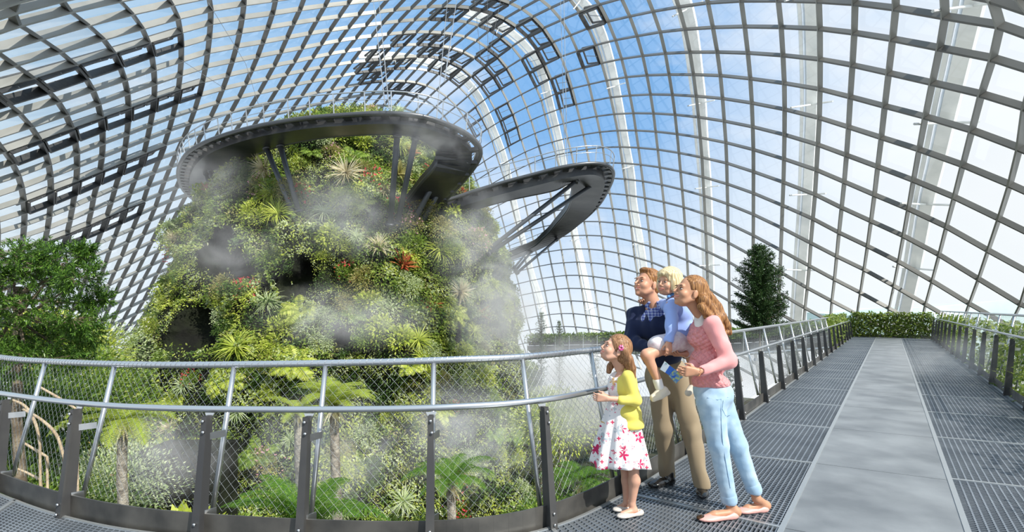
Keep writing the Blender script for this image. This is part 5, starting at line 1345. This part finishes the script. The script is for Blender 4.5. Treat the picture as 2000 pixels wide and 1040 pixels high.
S = Sculpt(.014); e_(S, (-.016,0,.046), (.112,.096,.098)); e_(S, (-.02,.072,-.012), (.078,.034,.080)); e_(S, (-.02,-.072,-.012), (.078,.034,.080)); e_(S, (-.07,0,-.03), (.062,.084,.075)); e_(S, (.06,0,.070), (.050,.070,.034), .02)
e_(S, (.122,0,-.050), (.078,.068,.100), .012, True); e_(S, (.02,0,-.150), (.16,.13,.068), .012, True); e_(S, (.090,0,.005), (.03,.060,.045), .01, True)
sculpt('hair', S, hbm, boy, .004, strands(.0024, 230))
M_BLUE = cloth('light_blue_fleece', (.30,.42,.80))
S = Sculpt(.03); S.ell(jb(1326, 610, .03), (.108,.098,.125)).ell(jb(1333, 646, .03), (.118,.104,.085)); S.cone(jb(1316, 590, .0), jb(1318, 596, .0), .060, .075); S.cone(jb(1316, 586, .0), jb(1314, 575, -.01), .050, .055, .008, True)
S.chain([jb(1309, 598, -.06), jb(1312, 634, -.14), jb(1307, 664, -.165)], [.050,.042,.034], .025); S.chain([jb(1308, 594, .10), jb(1276, 599, .36), jb(1262, 594, .36)], [.044,.040,.036], .02)
S.cone(jb(1306, 672, -.17), jb(1305, 684, -.17), .028, .03, .003, True)
sculpt('jumper', S, M_BLUE, boy, .005, fold(.005, 34, 9))
M_COLB = cloth('blue_collar_cloth', (.10,.26,.55)); S = Sculpt(.006); S.chain([jb(1305, 580, -.07), jb(1313, 574, -.03), jb(1326, 572, .03)], [.011,.015,.013]); sculpt('collar', S, M_COLB, boy, .004)
M_SHORTS = cloth('pale_seersucker', (.74,.70,.72), .8, (80, .3, .002), (30, (.66,.56,.60), .45, .6)); S = Sculpt(.03); S.ell(jb(1330, 667, .02), (.115,.10,.062)); S.chain([jb(1322, 668, -.03), jb(1284, 674, -.10)], [.080,.066]).chain([jb(1340, 668, .08), jb(1350, 690, .04)], [.075,.062])
sculpt('shorts', S, M_SHORTS, boy, .005, fold(.004, 40, 10))
M_SOCK = cloth('white_sock', (.8,.8,.8)); S = Sculpt(.01); S.chain([jb(1284, 744, -.12), jb(1288, 757, -.12)], [.034,.032]); sculpt('sock', S, M_SOCK, boy, .004)
M_TRAIN = cloth('cream_canvas', (.70,.64,.54), .7); S = Sculpt(.014); S.chain([jb(1296, 764, -.12), jb(1287, 771, -.13), jb(1276, 777, -.14)], [.036,.034,.026]); S.cone(jb(1305, 768, -.12), jb(1276, 782, -.15), .017, .014)
sculpt('shoe', S, M_TRAIN, boy, .004); S = Sculpt(.01); S.chain([jb(1354, 756, .02), jb(1344, 768, -.0)], [.032,.026]); sculpt('shoe', S, M_TRAIN, boy, .005)

# ------------------------------------------------------------------ the woman
jw = J(3.62)
wom = person(G(1430, 1010), 'person with long wavy brown hair in a pink knitted cardigan and pale jeans')
hw_ = Head(jw(1346, 572), (-.94,-.20,.32), .98)
S = Sculpt(.02); hw_.build(S, jw(1370, 616, .02), .042)
WR = frame((-.93,-.36,0))[[1,0,2]]
ws, we, ww = jw(1392, 634, -.12), jw(1423, 706, -.18), jw(1362, 727, -.26); fs_, fe, fw = jw(1372, 636, .14), jw(1380, 700, .12), jw(1340, 724, -.10)
S.ell(jw(1380, 655, .02), (.125,.088,.125), WR, .04).ell(jw(1385, 705, .02), (.105,.080,.12), WR, .05).ell(jw(1396, 768, .02), (.135,.105,.10), WR, .04)
S.chain([ws, we, ww], [.036,.030,.021]).chain([fs_, fe, fw], [.036,.030,.021])
wh1, wk1, wa1 = jw(1388, 786, -.04), jw(1403, 870, -.04), jw(1426, 985, -.02); wh2, wk2, wa2 = jw(1404, 786, .06), jw(1440, 870, .06), jw(1478, 975, .06)
S.chain([wh1, wk1, wa1], [.082,.052,.030], .03).chain([wh2, wk2, wa2], [.082,.052,.030], .03)
for a_, hl_, to in ((wa1, G(1438, 1012), G(1372, 1016)), (wa2, G(1496, 999), G(1442, 1003))):
    hl_ = vv(hl_); to = vv(to); S.cone(a_, hl_+np.array([0,0,.042]), .030, .030, .015).cone(hl_+np.array([0,0,.040]), hl_*.35+to*.65+np.array([0,0,.030]), .030, .026, .02).cone(hl_*.35+to*.65+np.array([0,0,.028]), to+np.array([.02,0,.020]), .028, .016, .015)
hand(S, ww, (-1,-.12,.05), (.1,1,.1), .88, .75, 1); hand(S, fw, (-1,-.5,-.15), (-.2,-.7,-.3), .88, .8, -1)
sculpt('body', S, M_SKW, wom, .0045)
hwm = hair_mat('hair_golden_brown', (.13,.052,.018), (.40,.20,.075)); brow_w = mat('dark_brow', (.07,.03,.015), .6); hw_.details(wom, brow_w)
at = hw_.at; R_h = hw_.R
S = Sculpt(.016); e2 = lambda c, r, kk=.014, sub=False: S.ell(at(*c), r, R_h, kk, sub)
e2((-.028,0,.046), (.100,.086,.092)); e2((-.075,0,.012), (.068,.084,.085)); e2((-.105,0,-.045), (.050,.078,.070))
e2((.112,0,-.020), (.086,.10,.112), .012, True); e2((.035,0,-.10), (.075,.12,.075), .010, True)
e2((.015,.090,-.018), (.034,.030,.034), .006, True); e2((.015,-.090,-.018), (.034,.030,.034), .006, True)
for dx_, dy_, r0, seq in ((0, -.06, .040, [(1372,585),(1388,604),(1398,622),(1405,640),(1413,655)]), (0, .02, .042, [(1368,590),(1382,612),(1392,632),(1402,648),(1408,660)]), (4, -.10, .030, [(1366,600),(1380,618),(1392,640),(1404,655),(1418,648)]), (6, -.02, .034, [(1378,578),(1394,600),(1404,620),(1414,638),(1420,652)])):
    S.chain([jw(a+dx_, b_, dy_+.012*math.sin(i*2)) for i, (a, b_) in enumerate(seq)], [r0, r0*1.05, r0*.95, r0*.8, r0*.45], .012)
sculpt('hair', S, hwm, wom, .004, strands(.0014, 170))
M_PINK = cloth('pink_knit', (.74,.30,.31), .85, None); n = M_PINK.node_tree; tcn = n.nodes.new('ShaderNodeTexCoord'); vo = n.nodes.new('ShaderNodeTexVoronoi'); vo.inputs['Scale'].default_value = 36; vo.inputs['Randomness'].default_value = .25
mpp = n.nodes.new('ShaderNodeMapping'); mpp.inputs['Rotation'].default_value = (0, .7, .2); n.links.new(tcn.outputs['Object'], mpp.inputs[0]); n.links.new(mpp.outputs[0], vo.inputs['Vector']); bp = n.nodes.new('ShaderNodeBump'); bp.inputs['Strength'].default_value = 1; bp.inputs['Distance'].default_value = .022; bp.invert = True
n.links.new(vo.outputs['Distance'], bp.inputs['Height']); n.links.new(bp.outputs[0], n.nodes['Principled BSDF'].inputs['Normal'])
M_PINKS = cloth('pink_plain_knit', (.76,.33,.33))
S = Sculpt(.035); S.ell(jw(1379, 655, .02), (.142,.102,.120), WR).ell(jw(1370, 662, .02), (.110,.075,.055), WR, .04).ell(jw(1382, 708, .02), (.142,.112,.11), WR).ell(jw(1387, 746, .02), (.140,.118,.075), WR); S.cone(jw(1374, 628, .02), jw(1378, 640, .02), .065, .10)
S.cone(jw(1362, 606, .0), jw(1356, 628, -.03), .046, .040, .012, True)
tor = sculpt('cardigan', S, M_PINK, wom, .005, fold(.003, 26, 14), [lambda X, Y_, Z: (vv(jw(1385, 767))[2]+(X-float(jw(1385, 766).x))*.03-Z)])
M_CREAM = cloth('cream_top', (.78,.74,.70)); S = Sculpt(.02); S.cone(jw(1368, 622, .01), jw(1372, 636, -.0), .044, .058); S.cone(jw(1360, 604, .0), jw(1358, 618, -.02), .044, .034, .008, True); sculpt('top', S, M_CREAM, wom, .005)
for a_, b_, c_, nm in ((ws, we, ww, -.0), (fs_, fe, fw, .0)):
    S = Sculpt(.028); S.chain([a_, we if a_ is ws else fe, Vector(vv(c_)*.86+vv(b_)*.14)], [.056,.050,.034]); S.ball(a_, .060); 
    d_ = vv(c_)-vv(b_); S.cone(vv(c_)-d_*.06, vv(c_)+d_*.5, .027, .04, .003, True); sculpt('sleeve', S, M_PINKS, wom, .005, fold(.0042, 46, 15))
M_JEAN = cloth('pale_blue_denim', (.31,.45,.60), .75, (160, .3, .0015), (9, (.43,.57,.70), .42, .62))
S = Sculpt(.04); S.ell(jw(1394, 772, .02), (.142,.124,.100), WR).ell(jw(1391, 760, .02), (.136,.116,.070), WR); S.chain([wh1, wk1, jw(1423, 972, -.02)], [.098,.066,.052], .035).chain([wh2, wk2, jw(1470, 952, .06)], [.098,.064,.050], .035)
dj = (vv(wa1)-vv(wk1)); S.cone(jw(1424.5, 978, -.02), jw(1428, 1000, -.02), .038, .05, .004, True); S.cone(jw(1473.5, 960, .06), jw(1482, 980, .06), .037, .05, .004, True)
jn = sculpt('jeans', S, M_JEAN, wom, .005, fold(.0009, 50, 17))
M_SEAM = cloth('denim_seam', (.26,.40,.56), .8, None)
S = Sculpt(.002)   # side seam, pocket edge and waistband stitching
seq = [(1400,776,-.125),(1405,800,-.130),(1408,830,-.112),(1410,865,-.098)]
pk = [(1412,774),(1414,800),(1411,812),(1420,818),(1429,806)]
def hug(px, py, Yw=3.62):
    # nearest jeans surface along the view ray
    V_ = np.array([v.co for v in jn.data.vertices])+np.array(ROOTS[wom.name]); d = (V_[:,0]/V_[:,1]*1000+1000-px)**2+((HOR-(V_[:,2]-EYE)/V_[:,1]*1000)-py)**2; c = np.argsort(d)[:40]; return V_[c[np.argmin(V_[c,1])]]
for ln_ in ([(1409,777),(1410,800),(1411,830),(1413,865),(1420,910),(1428,955)], [(1414,782),(1413,800),(1418,812),(1428,812)], [(1360,772),(1380,777),(1400,779),(1424,776)]):
    q_ = [hug(*p_) for p_ in ln_]; S.chain([q+np.array([0,-.001,0]) for q in q_], [.0028]*len(q_))
ROOTS[jn.name] = ROOTS[wom.name]; sculpt('seam', S, M_SEAM, jn, .0025)
for c_, nx2 in ((jw(1423, 971, -.02), jw(1424.2, 977, -.02)), (jw(1470, 951, .06), jw(1472.5, 957, .06))):
    S = Sculpt(.006); S.cone(c_, nx2, .056, .055); S.cone(jw(1423, 968, -.02) if c_.x < jw(1445, 971).x else jw(1470, 948, .06), vv(nx2)*1+np.array([0,0,-.05]), .043, .043, .004, True); sculpt('turned_up_cuff', S, M_JEAN, jn if False else wom, .004)
M_BALLET = mat('pink_ballet_leather', (.72,.38,.34), .4); M_TOE = mat('dark_metal_toe_cap', (.16,.09,.05), .2, .8)
for hl_, to in ((G(1441, 1013), G(1366, 1020)), (G(1500, 1000), G(1438, 1004))):
    sh = shoe('flat_shoe', hl_, to, M_BALLET, wom, .043, .050, True, .004)
a_ = G(1378, 1018); S = Sculpt(.01); S.ell(vv(a_)+np.array([-.025,0,.020]), (.038,.034,.019)); sculpt('toe_cap', S, M_TOE, wom, .004, None, [lambda X, Y_, Z: .003-Z])
S = Sculpt(.003); cc = vv(ww)+np.array([.012,0,0]); 
for k_ in range(12): a1 = k_*.5236; S.ball(cc+np.array([.004*math.sin(a1), .027*math.cos(a1), .027*math.sin(a1)]), .0045)
sculpt('bracelet', S, mat('woven_bracelet', (.62,.25,.10), .6), wom, .003)
# folded leaflet in her hands
leaf = empty('leaflet', jw(1318, 731, -.20), label='folded blue and white leaflet held in the hands of the woman in pink', cat='leaflet')
def page(name, cs, m, z):
    o_ = jw(1318, 731, -.20); mb = MB(); q = [p-o_ for p in cs]; nn = (q[1]-q[0]).cross(q[3]-q[0]).normalized()*.0012
    mb.add([p+nn*z for p in q]+[p+nn*(z-1) for p in q], [(0,1,2,3),(7,6,5,4),(0,4,5,1),(1,5,6,2),(2,6,7,3),(3,7,4,0)]); return mb.build(name, m, leaf)
A_, B_, C_, D_ = jw(1298, 706, -.21), jw(1322, 726, -.24), jw(1313, 737, -.22), jw(1289, 722, -.19)
page('white_panel', [A_, A_.lerp(B_, .42), D_.lerp(C_, .42), D_], mat('paper_pale_blue', (.62,.68,.74), .5), 0)
pc = page('blue_panel', [A_.lerp(B_, .42), jw(1326, 728, -.245), jw(1316, 739, -.225), D_.lerp(C_, .42)], mat('paper_blue', (.02,.10,.42), .4), 0)
page('picture_panel', [jw(1318, 722, -.246), jw(1334, 737, -.25), jw(1320, 750, -.22), jw(1306, 735, -.215)], mat('paper_picture', (.10,.22,.45), .5, vary=(60, (.45,.50,.12), .45, .6)), 2)
mb = MB(); o_ = jw(1318, 731, -.20); c_ = A_.lerp(C_, .16)-o_; mb.tube([c_+Vector((-.006,-.004,0)), c_+Vector((.0,-.0045,.006)), c_+Vector((.008,-.005,-.004))], .0016, 5); mb.build('printed_mark', mat('mark_green', (.05,.25,.2), .5), leaf)

# ------------------------------------------------------------------ the girl
jg = J(3.68)
girl = person(G(1229, 1004), 'person with long brown hair in a yellow cardigan and white floral dress, looking up')
hg = Head(jg(1201, 684), (-.88,-.16,.46), .90, child=True)
S = Sculpt(.018); hg.build(S, jg(1211, 718, .01), .036)
GR = frame((-.96,-.25,0))[[1,0,2]]
gs, ge, gw = jg(1226, 736, -.09), jg(1241, 783, -.12), jg(1186, 779, -.15); gs2, ge2, gw2 = jg(1206, 736, .10), jg(1212, 782, .10), jg(1184, 776, -.02)
S.ell(jg(1216, 755, .01), (.095,.070,.11), GR).ell(jg(1217, 808, .01), (.075,.060,.09), GR); S.chain([gs, ge, gw], [.030,.025,.018]).chain([gs2, ge2, gw2], [.030,.025,.018])
ga1, ga2 = jg(1234, 985, -.03), jg(1224, 983, .05); S.chain([jg(1225, 840, -.03), jg(1237, 912, -.05), jg(1239, 940, -.04), ga1], [.042,.036,.040,.024]).chain([jg(1217, 840, .05), jg(1221, 912, .05), jg(1225, 940, .06), ga2], [.042,.036,.040,.024])
for a_, hl_, to in ((ga1, G(1246, 1005), G(1208, 1012)), (ga2, G(1232, 993), G(1202, 1000))):
    hl_ = vv(hl_); to = vv(to); S.cone(a_, hl_*.8+to*.2+np.array([0,0,.035]), .025, .025, .012).cone(hl_*.8+to*.2+np.array([0,0,.032]), hl_*.2+to*.8+np.array([0,0,.022]), .025, .018, .012)
hand(S, gw, (-1,-.05,.10), (.1,1,.1), .74, .9, 1); hand(S, gw2, (-1,-.45,.05), (-.1,-.8,.1), .74, .8, -1)
sculpt('body', S, M_SKG, girl, .0042)
hgm = hair_mat('hair_light_brown', (.16,.075,.035), (.38,.21,.11)); brow_g = mat('soft_brow', (.18,.09,.05), .6); hg.details(girl, brow_g, smile=True)
at = hg.at; R_h = hg.R; S = Sculpt(.016); k = .9; e3 = lambda c, r, kk=.014, sub=False: S.ell(at(*c), [x*k for x in r], R_h, kk, sub)
e3((-.022,0,.044), (.106,.090,.098)); e3((-.070,0,.0), (.062,.086,.090)); e3((.120,0,-.032), (.084,.09,.118), .012, True); e3((.045,0,-.115), (.085,.13,.075), .01, True); e3((.018,.092,-.02), (.032,.026,.036), .006, True); e3((.018,-.092,-.02), (.032,.026,.036), .006, True)
for r0, dy_, seq in ((.036, -.03, [(1217,690),(1226,706),(1232,722),(1238,741)]), (.036, .04, [(1213,694),(1220,710),(1227,726),(1233,742)]), (.030, -.06, [(1219,684),(1228,702),(1235,720),(1240,738)]), (.024, .06, [(1200,706),(1192,716),(1189,726)])):
    S.chain([jg(a, b_, dy_) for a, b_ in seq], [r0*1.1, r0, r0*.8, r0*.35][:len(seq)], .012)
sculpt('hair', S, hgm, girl, .004, strands(.0014, 190, .6))
S = Sculpt(.003); c_ = vv(jg(1213, 680, -.088))
for k_ in range(6): a1 = k_*1.047; S.ell(c_+np.array([.013*math.cos(a1), -.002, .015*math.sin(a1)]), (.009,.005,.010))
sculpt('hair_bow', S, mat('magenta_ribbon', (.45,.03,.16), .4, vary=(90, (.7,.45,.6), .5, .6)), girl, .0035)
M_LEMON = cloth('yellow_knit', (.72,.62,.13))
S = Sculpt(.03); S.ell(jg(1218, 755, .01), (.120,.092,.115), GR).ell(jg(1222, 806, .01), (.130,.108,.10), GR).ell(jg(1224, 828, .01), (.138,.116,.07), GR); S.cone(jg(1214, 728, .01), jg(1218, 740, .01), .050, .082)
S.chain([gs, ge, jg(1213, 782, -.14)], [.043,.040,.034], .02).chain([gs2, ge2, jg(1206, 780, .06)], [.043,.038,.032], .02); S.cone(jg(1200, 779, -.145), jg(1180, 779, -.15), .025, .04, .003, True)
S.cone(jg(1209, 716, .01), jg(1206, 728, -.01), .042, .046, .01, True); S.cone(jg(1184, 735, -.05), jg(1176, 850, -.05), .018, .028, .012, True)
cg = sculpt('cardigan', S, M_LEMON, girl, .005, fold(.0022, 34, 23), [lambda X, Y_, Z: (vv(jg(1225, 834))[2]-Z)])
# flared dress with folds
M_FLOR = bpy.data.materials.new('floral_print_cotton'); M_FLOR.use_nodes = True; n = M_FLOR.node_tree; b = n.nodes['Principled BSDF']; b.inputs['Roughness'].default_value = .75
tcn = n.nodes.new('ShaderNodeTexCoord'); curc = None
def nd(t, **k_):
    q = n.nodes.new(t)
    for a_, v_ in k_.items(): setattr(q, a_, v_)
    return q
base_c = (.80,.77,.78, 1)
for sc_, loc_, thr, petal, cols in ((10.5, 0, .30, 5, [(.10,.0,.0),(.62,.02,.12),(.70,.04,.16),(.50,.01,.10),(.66,.42,.18),(.45,.50,.55)]), (25, 3.3, .26, 4, [(.55,.03,.10),(.70,.30,.36),(.40,.45,.50),(.50,.03,.10)]), (42, 7.7, .20, 3, [(.45,.50,.55),(.55,.58,.60),(.70,.10,.2)])):
    mp2 = nd('ShaderNodeMapping'); mp2.inputs['Location'].default_value = (loc_, loc_, loc_*.5); mp2.inputs['Scale'].default_value = (1, .55, 1); n.links.new(tcn.outputs['Object'], mp2.inputs[0])
    v_ = nd('ShaderNodeTexVoronoi'); v_.inputs['Scale'].default_value = sc_; n.links.new(mp2.outputs[0], v_.inputs['Vector'])
    sub_ = nd('ShaderNodeVectorMath', operation='SUBTRACT'); vs_ = nd('ShaderNodeVectorMath', operation='SCALE'); vs_.inputs['Scale'].default_value = 1
    n.links.new(mp2.outputs[0], sub_.inputs[0]); n.links.new(v_.outputs['Position'], sub_.inputs[1]); s3 = nd('ShaderNodeSeparateXYZ'); n.links.new(sub_.outputs[0], s3.inputs[0])
    at2 = nd('ShaderNodeMath', operation='ARCTAN2'); n.links.new(s3.outputs['Z'], at2.inputs[0]); n.links.new(s3.outputs['X'], at2.inputs[1])
    m1 = nd('ShaderNodeMath', operation='MULTIPLY'); m1.inputs[1].default_value = petal; n.links.new(at2.outputs[0], m1.inputs[0]); c1_ = nd('ShaderNodeMath', operation='COSINE'); n.links.new(m1.outputs[0], c1_.inputs[0])
    m2 = nd('ShaderNodeMath', operation='MULTIPLY_ADD'); m2.inputs[1].default_value = thr*.38; m2.inputs[2].default_value = thr; n.links.new(c1_.outputs[0], m2.inputs[0])
    lt = nd('ShaderNodeMath', operation='LESS_THAN'); n.links.new(v_.outputs['Distance'], lt.inputs[0]); n.links.new(m2.outputs[0], lt.inputs[1])
    s4 = nd('ShaderNodeSeparateColor'); n.links.new(v_.outputs['Color'], s4.inputs[0]); rr_ = nd('ShaderNodeValToRGB'); rr_.color_ramp.interpolation = 'CONSTANT'; e = rr_.color_ramp.elements; e[0].color = (*cols[0], 1); e[0].position = 0; e[1].color = (*cols[-1], 1); e[1].position = (len(cols)-1)/len(cols)
    for i, c_ in enumerate(cols[1:-1]): q = e.new((i+1)/len(cols)); q.color = (*c_, 1)
    if sc_ == 10.5: rr_.color_ramp.elements[0].color = (.62,.02,.12,1)
    n.links.new(s4.outputs[0], rr_.inputs[0]); mx = nd('ShaderNodeMix', data_type='RGBA'); n.links.new(lt.outputs[0], mx.inputs[0])
    if curc is None: mx.inputs[6].default_value = base_c
    else: n.links.new(curc, mx.inputs[6])
    n.links.new(rr_.outputs[0], mx.inputs[7]); curc = mx.outputs[2]
n.links.new(curc, b.inputs['Base Color'])
wz = vv(jg(1214, 775, .01)); hz_ = vv(jg(1211, 906, .0)); nu, nr = 72, 26; V = []; F = []
for i in range(nr+1):
    t = i/nr; c_ = wz*(1-t)+hz_*t; R0 = .078+.122*t**.85
    for k_ in range(nu):
        a1 = 6.2832*k_/nu; fo = .022*t*math.sin(a1*7+1.2*math.sin(a1*2))+.010*t*math.sin(a1*13+2); rx = (R0+fo)*1.0; ry = (R0*.86+fo); V.append(c_+np.array([rx*math.cos(a1), ry*math.sin(a1), .012*math.sin(a1*3)*t]))
for i in range(nr):
    for k_ in range(nu): F.append((i*nu+k_, (i+1)*nu+k_, (i+1)*nu+(k_+1) % nu, i*nu+(k_+1) % nu))
dr = obj('dress', mesh_np('dress', np.array(V)-np.array(ROOTS[girl.name]), np.array(F), True), M_FLOR, girl); so = dr.modifiers.new('thickness', 'SOLIDIFY'); so.thickness = .004
S = Sculpt(.025); S.ell(jg(1205, 755, .01), (.082,.064,.110), GR); S.ell(jg(1208, 785, .01), (.084,.070,.07), GR); S.cone(jg(1207, 714, .0), jg(1203, 728, -.01), .040, .042, .01, True); sculpt('bodice', S, M_FLOR, girl, .005)
M_GLIT = mat('silver_glitter_shoe', (.66,.58,.52), .4, .2, vary=(200, (.85,.8,.75), .5, .6))
for hl_, to in ((G(1256, 1006), G(1206, 1014)), (G(1240, 994), G(1198, 1001))): shoe('ballet_shoe', hl_, to, M_GLIT, girl, .036, .042, True, .004)

# ================================================================== DRIFTING MIST (real scattering volumes)
def mist_mat(name, dens, sc=.6, thr=.38, aniso=-.35):
    m = bpy.data.materials.new(name); m.use_nodes = True; n = m.node_tree; n.nodes.clear(); o = n.nodes.new('ShaderNodeOutputMaterial'); v = n.nodes.new('ShaderNodeVolumeScatter')
    v.inputs['Color'].default_value = (.96,.97,1,1); v.inputs['Anisotropy'].default_value = aniso; n.links.new(v.outputs[0], o.inputs['Volume'])
    tcn = n.nodes.new('ShaderNodeTexCoord'); geo = n.nodes.new('ShaderNodeNewGeometry'); ln = n.nodes.new('ShaderNodeVectorMath'); ln.operation = 'LENGTH'; n.links.new(tcn.outputs['Object'], ln.inputs[0])
    fo = n.nodes.new('ShaderNodeMapRange'); fo.interpolation_type = 'SMOOTHSTEP'; fo.inputs[1].default_value = 1.0; fo.inputs[2].default_value = .0; n.links.new(ln.outputs['Value'], fo.inputs[0])
    t = n.nodes.new('ShaderNodeTexNoise'); t.inputs['Scale'].default_value = sc; t.inputs['Detail'].default_value = 3; t.inputs['Distortion'].default_value = 1.6; n.links.new(geo.outputs['Position'], t.inputs[0])
    r = n.nodes.new('ShaderNodeMapRange'); r.inputs[1].default_value = thr; r.inputs[2].default_value = thr+.36; n.links.new(t.outputs[0], r.inputs[0])
    m1 = n.nodes.new('ShaderNodeMath'); m1.operation = 'MULTIPLY'; n.links.new(fo.outputs[0], m1.inputs[0]); n.links.new(r.outputs[0], m1.inputs[1])
    m2 = n.nodes.new('ShaderNodeMath'); m2.operation = 'MULTIPLY'; m2.inputs[1].default_value = dens; n.links.new(m1.outputs[0], m2.inputs[0]); n.links.new(m2.outputs[0], v.inputs['Density'])
    return m
MIST = [(400,365,27,130,100,.18,'thin dark mist around the left end of the hanging walkway'),(440,490,25,160,110,.17,'mist drifting over the dark hollows left of the mountain middle'),
 (680,420,25,170,110,.15,'mist in front of the middle of the mountain'),(840,265,28,150,80,.18,'mist under the right bend of the hanging walkway'),
 (940,480,29,120,140,.30,'bright mist over the right flank of the mountain'),(985,610,29,130,150,.46,'bright mist at the lower right edge of the mountain'),
 (680,620,23,210,80,.14,'mist above the handrail in front of the mountain'),(330,880,12,150,110,.27,'mist behind the second and third bays of the railing'),
 (640,880,10.5,170,150,.24,'mist around the two tree ferns'),(920,850,11.5,200,130,.24,'mist behind the right bays of the bend'),
 (1130,760,14,160,130,.85,'bright mist behind the railing left of the girl'),(1490,715,14,130,60,.62,'mist beside the left railing of the walkway'),(1300,760,13,100,100,.6,'mist between the railing and the family'),
 (1880,705,10.5,170,60,.5,'mist over the right edge of the walkway')]
mm = {}
for px, py, Y, rx, ry, dn, lab in MIST:
    key = (dn, Y > 20, px > 560)
    if key not in mm: mm[key] = mist_mat('mist', dn*(1.7 if px > 560 else 1.1)*(1.0 if Y > 20 else 1.5), .45 if Y > 20 else .8)
    me = bpy.data.meshes.new('mist'); bm = bmesh.new(); bmesh.ops.create_icosphere(bm, subdivisions=3, radius=1.0); bm.to_mesh(me); bm.free()
    o = obj('mist', me, mm[key], None, tuple(P(px, py, Y)), label=lab, cat='mist', kind='stuff'); k = Y/1000; o.scale = (rx*k, max(rx, ry)*k*.9, ry*k)
